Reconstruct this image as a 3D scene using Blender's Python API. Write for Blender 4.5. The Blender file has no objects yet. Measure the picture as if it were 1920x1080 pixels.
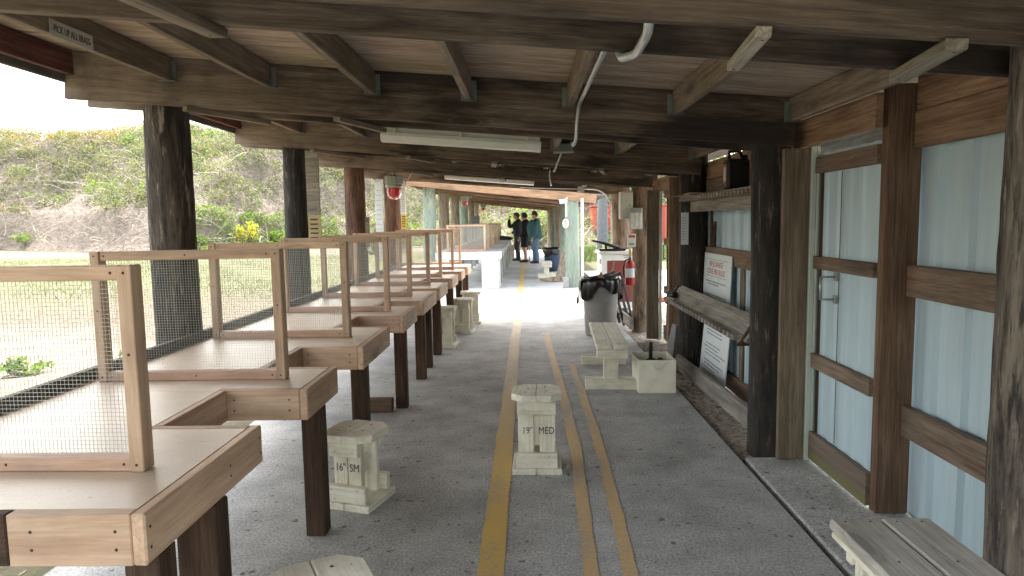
import bpy, bmesh, math, random
import numpy as np
from mathutils import Vector, Matrix

random.seed(7)
RNG = np.random.default_rng(7)
S = bpy.context.scene
COL = S.collection

# ------------------------------------------------------------------ camera
F_PX, VPX, VPY, ROLL, CAM_H = 1280.0, 988.0, 415.0, 0.016, 1.51
dyv = Vector((VPX - 960, VPY - 540, F_PX)).normalized()
upv = Vector((-ROLL, -1.0, (ROLL * dyv.x + dyv.y) / dyv.z)).normalized()
dxv = upv.cross(dyv)
if dxv.x < 0: dxv = -dxv
cam = bpy.data.cameras.new('camera')
cam.sensor_width = 36.0
cam.lens = 36.0 * F_PX / 1920.0
cam.clip_start, cam.clip_end = 0.05, 2000.0
cob = bpy.data.objects.new('camera', cam); COL.objects.link(cob)
cx = Vector((dxv.x, dyv.x, upv.x)); cyd = Vector((dxv.y, dyv.y, upv.y)); cz = Vector((dxv.z, dyv.z, upv.z))
cm = Matrix((cx, -cyd, -cz)).transposed().to_4x4()
cm.translation = Vector((0, 0, CAM_H))
cob.matrix_world = cm
S.camera = cob

# ------------------------------------------------------------------ sky, sun, exposure
KX, KY = 0.12, -0.68                       # where the light travels per metre of drop
SUN_EL = math.atan(1.0 / math.hypot(KX, KY)); SUN_ROT = math.atan2(-KX, -KY)
w = bpy.data.worlds.new('World'); S.world = w; w.use_nodes = True
nt = w.node_tree; nt.nodes.clear()
sky = nt.nodes.new('ShaderNodeTexSky'); sky.sky_type = 'NISHITA'; sky.sun_disc = False
sky.sun_elevation = SUN_EL; sky.sun_rotation = SUN_ROT
sky.air_density = 2.0; sky.dust_density = 5.0; sky.ozone_density = 1.0
bg = nt.nodes.new('ShaderNodeBackground'); bg.inputs['Strength'].default_value = 0.15
wo = nt.nodes.new('ShaderNodeOutputWorld')
hs = nt.nodes.new('ShaderNodeHueSaturation'); hs.inputs['Saturation'].default_value = .45
nt.links.new(sky.outputs[0], hs.inputs['Color']); nt.links.new(hs.outputs[0], bg.inputs['Color']); nt.links.new(bg.outputs[0], wo.inputs['Surface'])
sl = bpy.data.lights.new('sun', 'SUN'); sl.energy = 2.0; sl.angle = math.radians(0.6); sl.color = (1.0, 0.94, 0.885)
so = bpy.data.objects.new('sun', sl); COL.objects.link(so)
so.rotation_euler = Vector((KX, KY, -1.0)).to_track_quat('-Z', 'Y').to_euler()
S.view_settings.view_transform = 'Standard'; S.view_settings.look = 'None'
S.view_settings.exposure = 2.86; S.view_settings.gamma = 1.0; S.view_settings.use_curve_mapping = False
try:
    S.cycles.max_bounces = 12; S.cycles.diffuse_bounces = 6; S.cycles.use_denoising = True
    S.cycles.sample_clamp_indirect = 6.0
except Exception: pass

# ------------------------------------------------------------------ materials
MATS = {}
class N:
    def __init__(s, name):
        s.m = bpy.data.materials.new(name); s.m.use_nodes = True
        s.t = s.m.node_tree; s.b = s.t.nodes['Principled BSDF']
        MATS[name] = s.m
    def n(s, kind, **k):
        x = s.t.nodes.new(kind)
        for a, v in k.items(): setattr(x, a, v)
        return x
    def l(s, a, b): s.t.links.new(a, b)
    def coords(s, scale, rnd=True):
        tc = s.n('ShaderNodeTexCoord'); out = tc.outputs['Object']
        if rnd:
            oi = s.n('ShaderNodeObjectInfo'); mu = s.n('ShaderNodeMath', operation='MULTIPLY'); mu.inputs[1].default_value = 53.0
            s.l(oi.outputs['Random'], mu.inputs[0])
            ad = s.n('ShaderNodeVectorMath', operation='ADD'); s.l(out, ad.inputs[0]); s.l(mu.outputs[0], ad.inputs[1]); out = ad.outputs[0]
        mp = s.n('ShaderNodeVectorMath', operation='MULTIPLY'); mp.inputs[1].default_value = scale
        s.l(out, mp.inputs[0]); return mp.outputs[0]
    def noise(s, vec, scale, detail=4, rough=.55, dist=0.0):
        x = s.n('ShaderNodeTexNoise'); x.inputs['Scale'].default_value = scale; x.inputs['Detail'].default_value = detail
        x.inputs['Roughness'].default_value = rough; x.inputs['Distortion'].default_value = dist
        s.l(vec, x.inputs['Vector']); return x.outputs['Fac']
    def ramp(s, fac, stops):
        r = s.n('ShaderNodeValToRGB'); e = r.color_ramp.elements
        while len(e) < len(stops): e.new(0.5)
        for el, (p, c) in zip(e, stops):
            el.position = p; el.color = (c[0], c[1], c[2], 1) if hasattr(c, '__len__') else (c, c, c, 1)
        s.l(fac, r.inputs[0]); return r.outputs[0]
    def mix(s, fac, a, b, mode='MIX'):
        x = s.n('ShaderNodeMix', data_type='RGBA', blend_type=mode)
        for v, i in ((fac, 0), (a, 6), (b, 7)):
            if hasattr(v, 'is_linked'): s.l(v, x.inputs[i])
            elif i == 0: x.inputs[0].default_value = v
            else: x.inputs[i].default_value = (v[0], v[1], v[2], 1)
        return x.outputs[2]
    def bump(s, h, strength=.3, dist=.004):
        b = s.n('ShaderNodeBump'); b.inputs['Strength'].default_value = strength; b.inputs['Distance'].default_value = dist
        s.l(h, b.inputs['Height']); s.l(b.outputs[0], s.b.inputs['Normal'])
    def done(s, col, rough=.8, metal=0.0, spec=None):
        if hasattr(col, 'is_linked'): s.l(col, s.b.inputs['Base Color'])
        else: s.b.inputs['Base Color'].default_value = (*col, 1)
        s.b.inputs['Roughness'].default_value = rough; s.b.inputs['Metallic'].default_value = metal
        if spec is not None: s.b.inputs['Specular IOR Level'].default_value = spec
        return s.m

def ax(axis, along, across):
    return tuple(along if axis == a else across for a in 'XYZ')

def wood(name, dark, light, axis='X', rough=.8, grain=1.0, knots=True, end_col=None, stain=None, stain_amt=.5, bump=.35, var=.35, spec=.25):
    s = N(name)
    v1 = s.coords(ax(axis, .9, 11.0)); a = s.noise(v1, 1.5, 7, .7, .5)
    v2 = s.coords(ax(axis, 3.0, 95.0)); b = s.noise(v2, 1.0, 4, .7)
    v3 = s.coords((1.0, 1.0, 1.0)); c = s.noise(v3, 2.3, 4, .6)
    e = s.noise(s.coords(ax(axis, 2.2, 34.0)), 1.0, 5, .75, .3)
    col = s.ramp(a, [(.34, dark), (.5, tuple((d + l) / 2 for d, l in zip(dark, light))), (.64, light)])
    fib = s.ramp(b, [(.3, 1 - .38 * grain), (.65, 1.0 + .1 * grain)])
    col = s.mix(1.0, col, fib, 'MULTIPLY')
    col = s.mix(1.0, col, s.ramp(e, [(.30, 1 - .62 * grain), (.44, 1 - .12 * grain), (.60, 1.0), (.72, 1 + .22 * grain)]), 'MULTIPLY')
    # growth rings as curved lines in the board face
    wv = s.n('ShaderNodeTexWave', wave_type='RINGS', rings_direction={'X': 'X', 'Y': 'Y', 'Z': 'Z'}[axis]); wv.inputs['Scale'].default_value = 9.0
    wv.inputs['Distortion'].default_value = 7.0; wv.inputs['Detail'].default_value = 2.0; wv.inputs['Detail Scale'].default_value = .7
    s.l(s.coords(ax(axis, .35, 1.6)), wv.inputs['Vector'])
    rg = s.ramp(wv.outputs['Fac'], [(.0, 1 - .26 * grain), (.3, 1.0)])
    col = s.mix(s.ramp(c, [(.42, .0), (.62, .75)]), col, rg, 'MULTIPLY')
    if knots:
        vo = s.n('ShaderNodeTexVoronoi'); vo.inputs['Scale'].default_value = 1.0; s.l(s.coords(ax(axis, 1.5, 5.5)), vo.inputs['Vector'])
        k = s.ramp(vo.outputs['Distance'], [(.10, .85), (.15, .2), (.18, .5), (.25, 0.0)])
        col = s.mix(k, col, tuple(d * .55 for d in dark))
    if stain:
        st = s.ramp(s.noise(s.coords(ax(axis, .7, 2.5)), 1.6, 4, .6), [(.48, 0.0), (.60, stain_amt)])
        col = s.mix(st, col, stain)
    if end_col:                              # patchy paler grey towards the left end of the board
        sp = s.n('ShaderNodeSeparateXYZ'); s.l(s.coords((1, 1, 1), False), sp.inputs[0])
        m1 = s.n('ShaderNodeMapRange'); m1.inputs['From Min'].default_value = -2.35; m1.inputs['From Max'].default_value = -.7
        m1.inputs['To Min'].default_value = .85; m1.inputs['To Max'].default_value = 0.0; s.l(sp.outputs[0], m1.inputs['Value'])
        m2 = s.n('ShaderNodeMath', operation='MULTIPLY'); s.l(m1.outputs[0], m2.inputs[0]); s.l(s.ramp(c, [(.32, .2), (.55, 1.0)]), m2.inputs[1])
        col = s.mix(m2.outputs[0], col, s.mix(1.0, end_col, s.ramp(e, [(.32, .6), (.6, 1.05)]), 'MULTIPLY'))
    bl = s.ramp(c, [(.3, .68), (.7, 1.14)]); col = s.mix(.9, col, bl, 'MULTIPLY')
    oi = s.n('ShaderNodeObjectInfo'); hv = s.n('ShaderNodeHueSaturation'); mr = s.n('ShaderNodeMapRange')
    mr.inputs['To Min'].default_value = 1 - var / 2; mr.inputs['To Max'].default_value = 1 + var / 2
    s.l(oi.outputs['Random'], mr.inputs['Value']); s.l(mr.outputs[0], hv.inputs['Value']); s.l(col, hv.inputs['Color'])
    s.bump(b, bump, .003)
    return s.done(hv.outputs[0], rough, spec=spec)

def plain(name, col, rough=.6, metal=0.0, var=.12, scale=14.0, bump=0.0, spec=None):
    s = N(name); f = s.noise(s.coords((1, 1, 1)), scale, 4, .6)
    c = s.ramp(f, [(.3, tuple(x * (1 - var) for x in col)), (.7, tuple(min(1, x * (1 + var)) for x in col))])
    if bump: s.bump(f, bump, .003)
    return s.done(c, rough, metal, spec)

wood('beam_wood', (.085, .060, .042), (.25, .188, .138), end_col=(.38, .30, .24), stain=(.022, .017, .013), stain_amt=.85, var=.3)
wood('purlin_wood', (.22, .165, .125), (.40, .315, .245), var=.35, stain=(.12, .10, .055), stain_amt=.4)
wood('cleat_wood', (.30, .26, .20), (.50, .45, .36), var=.3)
wood('fascia_wood', (.15, .13, .12), (.25, .22, .20), var=.2)
wood('rim_wood', (.13, .055, .05), (.22, .10, .085), var=.1)
wood('header_wood', (.25, .145, .088), (.41, .265, .172), var=.25)
wood('girt_wood', (.155, .108, .08), (.31, .235, .18), var=.3, stain=(.24, .10, .06), stain_amt=.3)
wood('jamb_wood', (.15, .11, .075), (.27, .21, .15), var=.3)
wood('door_post_wood', (.15, .088, .055), (.25, .158, .105), var=.2, knots=False)
wood('fir_wood', (.47, .30, .20), (.66, .475, .335), var=.22, grain=.36, bump=.15, rough=.6)
wood('fir_pink_wood', (.48, .295, .21), (.65, .45, .34), var=.15, grain=.36, bump=.15, rough=.6)
wood('leg_wood', (.055, .032, .022), (.12, .07, .045), var=.25, bump=.5)
wood('rail_wood', (.07, .06, .052), (.16, .14, .12), var=.2)
wood('old_board_wood', (.25, .22, .18), (.40, .36, .30), var=.25, bump=.5)
wood('far_beam_wood', (.30, .18, .105), (.50, .32, .2), var=.25)
wood('grey_board_wood', (.19, .172, .15), (.34, .315, .28), var=.15)
wood('block_wood', (.11, .065, .04), (.19, .12, .08), var=.1)
wood('bench_top_wood', (.50, .465, .42), (.66, .62, .57), var=.1, grain=.7)
wood('grey_bench_wood', (.36, .36, .35), (.52, .52, .50), var=.15, grain=.6)
for a in 'XYZ':
    s = N('cream_paint_' + a)
    v2 = s.coords(ax(a, 2.5, 60.0)); b = s.noise(v2, 1.0, 4, .65); c = s.noise(s.coords((1, 1, 1)), 5, 5, .6)
    col = s.ramp(b, [(.28, (.58, .545, .435)), (.5, (.775, .735, .61)), (.7, (.83, .80, .69))])
    dirt = s.ramp(c, [(.42, 0.0), (.72, .55)]); col = s.mix(dirt, col, (.34, .30, .24))
    vo = s.n('ShaderNodeTexVoronoi'); vo.inputs['Scale'].default_value = 1.0; s.l(s.coords(ax(a, 9, 22)), vo.inputs['Vector'])
    col = s.mix(s.ramp(vo.outputs['Distance'], [(.02, .8), (.1, 0.0)]), col, (.2, .17, .13))
    s.bump(b, .4, .003); s.done(col, .75)
s = N('plywood')
a_ = s.noise(s.coords((1.1, 11, 11)), 1.5, 6, .62, 1.0); b_ = s.noise(s.coords((3, 60, 60)), 1, 3)
col = s.ramp(a_, [(.3, (.24, .165, .12)), (.5, (.40, .305, .235)), (.68, (.52, .425, .34))])
col = s.mix(1.0, col, s.ramp(b_, [(.3, .72), (.6, 1.05)]), 'MULTIPLY')
ms = s.ramp(s.noise(s.coords((.5, 1.6, 1)), 1.2, 4, .6), [(.56, 0.0), (.72, .75)]); col = s.mix(ms, col, (.20, .20, .06))
s.bump(b_, .4, .003); s.done(col, .85)
s = N('bench_board')
a_ = s.noise(s.coords((1, 1, 1)), 3.0, 5, .6); b_ = s.noise(s.coords((1, 1, 1)), 140, 2)
col = s.ramp(a_, [(.3, (.50, .375, .275)), (.7, (.60, .475, .36))]); col = s.mix(.5, col, s.ramp(b_, [(.3, .8), (.7, 1.1)]), 'MULTIPLY')
sc_ = s.ramp(s.noise(s.coords((2, 30, 1)), 1.4, 4, .7), [(.57, 0.0), (.68, .5)]); col = s.mix(sc_, col, (.34, .24, .16))
spk = s.ramp(s.noise(s.coords((1, 1, 1)), 21, 3, .6), [(.66, 0.0), (.73, .55)]); col = s.mix(spk, col, (.27, .18, .12))
s.bump(b_, .06, .001); s.done(col, .42, spec=.45)

def logmat(name, dark, light, streak, green=None):
    s = N(name)
    a = s.noise(s.coords((8, 8, 1.3)), 1.5, 6, .7, .6); b = s.noise(s.coords((36, 36, 4.0)), 1.0, 5, .7)
    c = s.noise(s.coords((1, 1, .6)), 2.2, 3)
    col = s.ramp(a, [(.38, dark), (.62, light)])
    col = s.mix(s.ramp(b, [(.58, 0.0), (.66, .85)]), col, streak)
    col = s.mix(1.0, col, s.ramp(b, [(.36, .22), (.46, 1.0)]), 'MULTIPLY')
    if green: col = s.mix(s.ramp(c, [(.34, .95), (.6, .15)]), col, green)
    col = s.mix(1.0, col, s.ramp(c, [(.3, .8), (.7, 1.1)]), 'MULTIPLY')
    s.bump(b, .8, .012); s.done(col, .85)
logmat('dark_log', (.008, .007, .006), (.040, .031, .026), (.15, .115, .09))
logmat('grey_log', (.016, .012, .010), (.105, .080, .062), (.30, .25, .20))
logmat('cracked_log', (.020, .016, .013), (.20, .165, .135), (.30, .25, .205))
logmat('red_log', (.05, .024, .014), (.17, .085, .05), (.10, .05, .03))
logmat('brown_log', (.12, .08, .05), (.26, .18, .12), (.33, .25, .17))
logmat('tan_log', (.20, .155, .11), (.33, .265, .195), (.38, .32, .25))
logmat('green_log', (.22, .25, .20), (.38, .42, .35), (.42, .40, .30), green=(.25, .33, .27))

s = N('concrete')
a_ = s.noise(s.coords((1, 1, 1), False), .9, 6, .62); b_ = s.noise(s.coords((1, 1, 1), False), 78, 4, .8); c_ = s.noise(s.coords((1, 1, 1), False), 3.2, 5, .65)
vo_ = s.n('ShaderNodeTexVoronoi'); vo_.inputs['Scale'].default_value = 55.0; s.l(s.coords((1, 1, 1), False), vo_.inputs['Vector'])
col = s.ramp(a_, [(.3, (.345, .338, .328)), (.7, (.53, .52, .507))])
col = s.mix(.85, col, s.ramp(b_, [(.38, .5), (.5, .97), (.62, 1.4)]), 'MULTIPLY')
col = s.mix(.7, col, s.ramp(c_, [(.36, .70), (.62, 1.1)]), 'MULTIPLY')
pale = s.ramp(s.noise(s.coords((1.2, .35, 1), False), 1.5, 4, .7), [(.58, 0.0), (.75, .35)]); col = s.mix(pale, col, (.48, .47, .45))
spot = s.ramp(s.noise(s.coords((1, 1, 1), False), 16, 2, .5), [(.66, 0.0), (.72, .75)]); col = s.mix(spot, col, (.08, .075, .07))
s.bump(b_, .6, .004); s.done(col, .82, spec=.35)
def paint_line(name, col, wear):
    s = N(name); a = s.noise(s.coords((1, 1, 1), False), 60, 5, .75); c = s.noise(s.coords((1, .3, 1), False), 4, 4, .6)
    mx = s.n('ShaderNodeMath', operation='ADD'); s.l(a, mx.inputs[0]); s.l(c, mx.inputs[1])
    f = s.ramp(mx.outputs[0], [(wear / 2.0 - .09 if wear < 2 else .9, 1.0), (wear / 2.0 + .09, 0.0)])
    half = s.n('ShaderNodeMath', operation='MULTIPLY'); half.inputs[1].default_value = .5
    s.l(mx.outputs[0], half.inputs[0])
    f = s.ramp(half.outputs[0], [(max(0, wear - .1), 1.0), (min(1, wear + .1), .12)])
    if name == 'yellow_paint':               # a stretch trodden pale
        sp = s.n('ShaderNodeSeparateXYZ'); s.l(s.coords((.05, .05, .05), False), sp.inputs[0])
        col = s.mix(s.ramp(sp.outputs[1], [(.20, 0.0), (.32, .62), (.50, .62), (.62, 0.0)]), col, (.52, .46, .37))
    c2 = s.mix(f, col, (.30, .285, .27)); s.bump(a, .3, .002); s.done(c2, .7)
paint_line('yellow_paint', (.70, .44, .09), .41)
paint_line('worn_yellow_paint', (.66, .43, .18), .455)
s = N('wall_sheet')
a_ = s.noise(s.coords((1, 3, .4)), 2.5, 4, .6); b_ = s.noise(s.coords((1, 1, 1)), 30, 3, .6)
col = s.ramp(a_, [(.3, (.42, .545, .625)), (.7, (.52, .635, .70))])
d_ = s.ramp(b_, [(.68, 0.0), (.78, .5)]); col = s.mix(d_, col, (.34, .36, .35))
st_ = s.ramp(s.noise(s.coords((1, 16, .7)), 1.0, 5, .65), [(.52, 0.0), (.72, .38)]); col = s.mix(st_, col, (.36, .42, .43)); s.done(col, .42, spec=.4)
s = N('moss_board')
a_ = s.noise(s.coords((.6, 9, 9)), 1.5, 5, .6, .8); col = s.ramp(a_, [(.3, (.10, .075, .055)), (.7, (.22, .17, .13))])
tc_ = s.n('ShaderNodeSeparateXYZ'); s.l(s.coords((1, 1, 1), False), tc_.inputs[0])
g_ = s.ramp(tc_.outputs[1], [(.015, 0.0), (.05, .75)]); col = s.mix(g_, col, (.16, .16, .05)); s.done(col, .85)
# outdoors
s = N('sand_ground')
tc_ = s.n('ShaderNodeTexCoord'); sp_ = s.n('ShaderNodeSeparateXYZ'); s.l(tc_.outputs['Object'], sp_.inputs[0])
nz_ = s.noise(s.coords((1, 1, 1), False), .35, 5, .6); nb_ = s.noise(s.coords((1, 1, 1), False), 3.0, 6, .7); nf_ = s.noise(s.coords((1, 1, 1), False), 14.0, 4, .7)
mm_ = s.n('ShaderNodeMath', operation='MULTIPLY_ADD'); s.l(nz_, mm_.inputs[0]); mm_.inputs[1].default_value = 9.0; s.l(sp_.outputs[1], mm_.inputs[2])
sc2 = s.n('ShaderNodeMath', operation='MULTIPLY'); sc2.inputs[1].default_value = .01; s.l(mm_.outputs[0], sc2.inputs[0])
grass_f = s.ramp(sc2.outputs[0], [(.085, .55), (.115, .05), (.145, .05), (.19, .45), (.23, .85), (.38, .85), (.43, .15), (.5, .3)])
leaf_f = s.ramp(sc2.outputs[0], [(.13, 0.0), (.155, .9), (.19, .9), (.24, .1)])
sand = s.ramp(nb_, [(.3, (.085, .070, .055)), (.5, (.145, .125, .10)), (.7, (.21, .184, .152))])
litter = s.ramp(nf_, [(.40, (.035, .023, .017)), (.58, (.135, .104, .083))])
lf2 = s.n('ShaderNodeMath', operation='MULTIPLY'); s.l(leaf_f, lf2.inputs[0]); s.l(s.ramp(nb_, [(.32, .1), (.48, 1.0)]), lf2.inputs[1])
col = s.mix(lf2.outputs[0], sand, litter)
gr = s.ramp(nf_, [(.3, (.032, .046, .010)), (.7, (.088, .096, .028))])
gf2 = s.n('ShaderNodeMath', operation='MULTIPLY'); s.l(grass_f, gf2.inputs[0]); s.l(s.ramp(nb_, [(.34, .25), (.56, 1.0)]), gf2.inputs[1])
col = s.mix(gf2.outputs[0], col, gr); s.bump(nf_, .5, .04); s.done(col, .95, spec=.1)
s = N('berm_sand')
a_ = s.noise(s.coords((1, 1, 1), False), .6, 6, .65); b_ = s.noise(s.coords((1, 1, 2.5), False), 2.2, 6, .7, .8)
col = s.ramp(b_, [(.3, (.14, .108, .085)), (.5, (.24, .20, .162)), (.7, (.31, .268, .222))]); s.bump(b_, .9, .5); s.done(col, .95, spec=.1)
s = N('dirt_mat')
b_ = s.noise(s.coords((1, 1, 1), False), 22, 5, .75); a_ = s.noise(s.coords((1, 1, 1), False), 4, 4, .6)
col = s.ramp(b_, [(.36, (.10, .08, .062)), (.5, (.29, .245, .20)), (.66, (.48, .42, .355))]); s.bump(b_, .9, .02); s.done(col, .95)
def leafmat(name, c1, c2, sc=.8):
    s = N(name); f = s.noise(s.coords((1, 1, 1), False), sc, 4, .6)
    s.done(s.ramp(f, [(.3, c1), (.7, c2)]), .75, spec=.15)
    tr = s.n('ShaderNodeBsdfTranslucent'); tr.inputs['Color'].default_value = (c2[0] * 1.3, c2[1] * 1.4, c2[2] * .8, 1)
    mxs = s.n('ShaderNodeMixShader'); mxs.inputs[0].default_value = .3; out = s.t.nodes['Material Output']
    s.l(s.b.outputs[0], mxs.inputs[1]); s.l(tr.outputs[0], mxs.inputs[2]); s.l(mxs.outputs[0], out.inputs['Surface'])
leafmat('scrub_green', (.06, .082, .038), (.135, .155, .078))
leafmat('scrub_grey', (.11, .118, .078), (.22, .22, .155))
leafmat('scrub_olive', (.13, .12, .06), (.24, .21, .12))
leafmat('bright_green', (.10, .19, .035), (.21, .31, .07))
leafmat('tree_green', (.035, .06, .022), (.09, .13, .045))
leafmat('gorse_yellow', (.62, .45, .03), (.78, .60, .06))
leafmat('rust_leaf', (.22, .13, .05), (.34, .22, .09))
leafmat('dry_grass', (.10, .10, .035), (.19, .18, .075))
plain('twig', (.36, .31, .26), .85, var=.3, scale=1.0)
plain('cream_board', (.76, .725, .61), .7, var=.14, scale=6.0)
plain('bark', (.12, .09, .07), .9, var=.3)
plain('galvanised', (.36, .38, .37), .45, .6)
plain('hanger_metal', (.17, .19, .17), .55, .5)
plain('conduit_metal', (.50, .52, .51), .38, .55)
plain('wire_metal', (.44, .47, .45), .45, .45)
plain('black_plastic', (.009, .009, .010), .5, spec=.3)
plain('black_bag', (.008, .008, .009), .28, spec=.45)
plain('black_paint', (.015, .015, .016), .5)
plain('bin_grey', (.27, .26, .25), .5)
plain('bin_blue', (.04, .065, .12), .45)
plain('white_paint', (.74, .75, .74), .5, var=.06)
plain('off_white', (.60, .595, .55), .6, var=.08)
plain('fixture_white', (.66, .66, .60), .5, var=.06)
plain('fixture_cream', (.50, .49, .40), .55, var=.06)
plain('trim_paint', (.50, .56, .50), .5, var=.08)
plain('sign_white', (.62, .66, .68), .5, var=.05)
plain('sign_grey', (.44, .43, .39), .6, var=.1)
plain('ink', (.02, .02, .022), .7)
plain('grey_ink', (.16, .17, .20), .7)
plain('red_ink', (.40, .07, .065), .7)
plain('yellow_sign', (.62, .42, .06), .6)
plain('old_yellow_sign', (.40, .31, .15), .7)
plain('red_paint', (.40, .028, .022), .4)
plain('cabinet_red', (.20, .035, .03), .55)
plain('container_red', (.38, .055, .045), .6, var=.15)
plain('container_orange', (.42, .10, .05), .6, var=.15)
plain('cap_green', (.30, .31, .25), .5, var=.1)
plain('slate', (.10, .105, .11), .6)
plain('cardboard', (.34, .24, .15), .85)
plain('screw_metal', (.06, .045, .035), .5, .4)
plain('pile_grey', (.14, .145, .155), .85, var=.3)
plain('skin', (.50, .29, .21), .6, var=.06)
plain('black_cloth', (.016, .016, .02), .9, var=.2)
plain('dark_trouser', (.035, .03, .03), .9)
plain('teal_cloth', (.035, .105, .112), .85, var=.2)
plain('denim', (.10, .17, .27), .9, var=.2)
plain('hat_brown', (.075, .06, .045), .9)
plain('cap_grey', (.06, .06, .065), .9)
plain('shoe', (.03, .022, .018), .7)
plain('boot_brown', (.07, .035, .022), .7)
plain('hair', (.06, .045, .035), .8)
plain('chip_wood', (.26, .19, .13), .9, var=.35)
s = N('red_glass'); s.done((.55, .02, .02), .12); s.b.inputs['Transmission Weight'].default_value = .35; s.b.inputs['Coat Weight'].default_value = .6

# ------------------------------------------------------------------ mesh helpers
class MB:
    def __init__(s): s.v = []; s.f = []; s.m = []; s.sm = []
    def add(s, vs, fs, mi=0, smooth=False):
        o = len(s.v); s.v += [tuple(p) for p in vs]
        for f in fs: s.f.append(tuple(i + o for i in f)); s.m.append(mi); s.sm.append(smooth)
        return s
    def box(s, c, d, rz=0.0, mi=0, bev=0.004, M=None):
        x, y, z = d[0] / 2, d[1] / 2, d[2] / 2
        b = min(bev, x * .4, y * .4, z * .4)
        bm = bmesh.new(); bmesh.ops.create_cube(bm, size=1.0)
        for v in bm.verts: v.co = Vector((v.co.x * 2 * x, v.co.y * 2 * y, v.co.z * 2 * z))
        if b > 0: bmesh.ops.bevel(bm, geom=bm.edges[:], offset=b, segments=1, affect='EDGES')
        bmesh.ops.recalc_face_normals(bm, faces=bm.faces[:])
        R = M if M is not None else Matrix.Rotation(rz, 3, 'Z')
        bm.verts.index_update()
        vs = [R @ v.co + Vector(c) for v in bm.verts]; fs = [[v.index for v in f.verts] for f in bm.faces]
        bm.free(); return s.add(vs, fs, mi)
    def b2(s, lo, hi, mi=0, bev=0.004):
        return s.box([(a + b) / 2 for a, b in zip(lo, hi)], [abs(b - a) for a, b in zip(lo, hi)], 0, mi, bev)
    def prism(s, poly, z0, z1, mi=0, M=None):
        n = len(poly); vs = [(x, y, z0) for x, y in poly] + [(x, y, z1) for x, y in poly]
        if M is not None: vs = [M @ Vector(v) for v in vs]
        fs = [tuple(range(n - 1, -1, -1)), tuple(range(n, 2 * n))] + [(i, (i + 1) % n, n + (i + 1) % n, n + i) for i in range(n)]
        return s.add(vs, fs, mi)
    def tube(s, pts, r, n=8, mi=0, cap=True, smooth=True, flat=None):
        pts = [Vector(p) for p in pts]; k = len(pts)
        rs = r if hasattr(r, '__len__') else [r] * k
        vs = []; t0 = (pts[1] - pts[0]).normalized()
        ref = Vector((1, 0, 0)) if abs(t0.x) < .8 else Vector((0, 1, 0))
        for i in range(k):
            t = (pts[min(i + 1, k - 1)] - pts[max(i - 1, 0)]).normalized()
            u = (ref - t * ref.dot(t)).normalized(); ref = u; q = t.cross(u)
            ri = rs[i]; ra, rb = ri if hasattr(ri, '__len__') else (ri, ri)
            for j in range(n):
                a = 2 * math.pi * j / n; vs.append(pts[i] + u * (ra * math.cos(a)) + q * (rb * math.sin(a)))
        fs = [(i * n + j, i * n + (j + 1) % n, (i + 1) * n + (j + 1) % n, (i + 1) * n + j) for i in range(k - 1) for j in range(n)]
        s.add(vs, fs, mi, smooth)
        if cap:
            o = len(s.v) - len(vs)
            s.f.append(tuple(o + j for j in range(n - 1, -1, -1))); s.f.append(tuple(o + (k - 1) * n + j for j in range(n)))
            s.m += [mi, mi]; s.sm += [False, False]
        return s
    def lathe(s, prof, c=(0, 0, 0), n=24, mi=0, smooth=True):
        vs = [(c[0] + r * math.cos(2 * math.pi * j / n), c[1] + r * math.sin(2 * math.pi * j / n), c[2] + z) for r, z in prof for j in range(n)]
        k = len(prof)
        fs = [(i * n + j, i * n + (j + 1) % n, (i + 1) * n + (j + 1) % n, (i + 1) * n + j) for i in range(k - 1) for j in range(n)]
        return s.add(vs, fs, mi, smooth)
    def build(s, name, mats, parent=None, loc=None, M=None):
        me = bpy.data.meshes.new(name); me.from_pydata(s.v, [], s.f)
        for m in (mats if isinstance(mats, (list, tuple)) else [mats]): me.materials.append(MATS[m])
        me.polygons.foreach_set('material_index', s.m); me.polygons.foreach_set('use_smooth', s.sm); me.update()
        o = bpy.data.objects.new(name, me); COL.objects.link(o)
        if parent: o.parent = parent
        if M is not None: o.matrix_local = M
        elif loc is not None: o.location = loc
        return o

def tag(o, label, cat, group=None):
    o['label'] = label; o['category'] = cat
    if group: o['group'] = group
    return o
def thing(name, label, cat, loc=(0, 0, 0), rz=0.0, group=None):
    o = bpy.data.objects.new(name, None); COL.objects.link(o); o.empty_display_size = .2
    o.location = loc; o.rotation_euler = (0, 0, rz); return tag(o, label, cat, group)
def kind(o, k): o['kind'] = k; return o
def frame(a, b, up):
    a = Vector(a); b = Vector(b); x = (b - a).normalized(); z = Vector(up); z = (z - x * z.dot(x)).normalized(); y = z.cross(x)
    M = Matrix((x, y, z)).transposed().to_4x4(); M.translation = (a + b) / 2; return M
def board(name, mat, parent, a, b, wd, th, up=(0, 0, 1), bev=.003, screws=()):
    """a plank from a to b: width wd across, thickness th along 'up'; grain runs along it"""
    L = (Vector(b) - Vector(a)).length
    mb = MB().box((0, 0, 0), (L, wd, th), bev=bev)
    for u, v in screws:                      # screw heads on both broad faces
        for sgn in (1, -1):
            mb.lathe([(0, 0), (.0045, 0), (.0045, .001), (0, .001)] if sgn > 0 else [(0, -.001), (.0045, -.001), (.0045, 0), (0, 0)], (u * L / 2, v * wd / 2, sgn * th / 2), 8, 1)
    return mb.build(name, [mat, 'screw_metal'], parent, M=frame(a, b, up))
def copy_tree(o, parent=None):
    c = o.copy(); COL.objects.link(c)
    if parent: c.parent = parent; c.matrix_parent_inverse = Matrix()
    for ch in o.children: copy_tree(ch, c)
    return c
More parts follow.
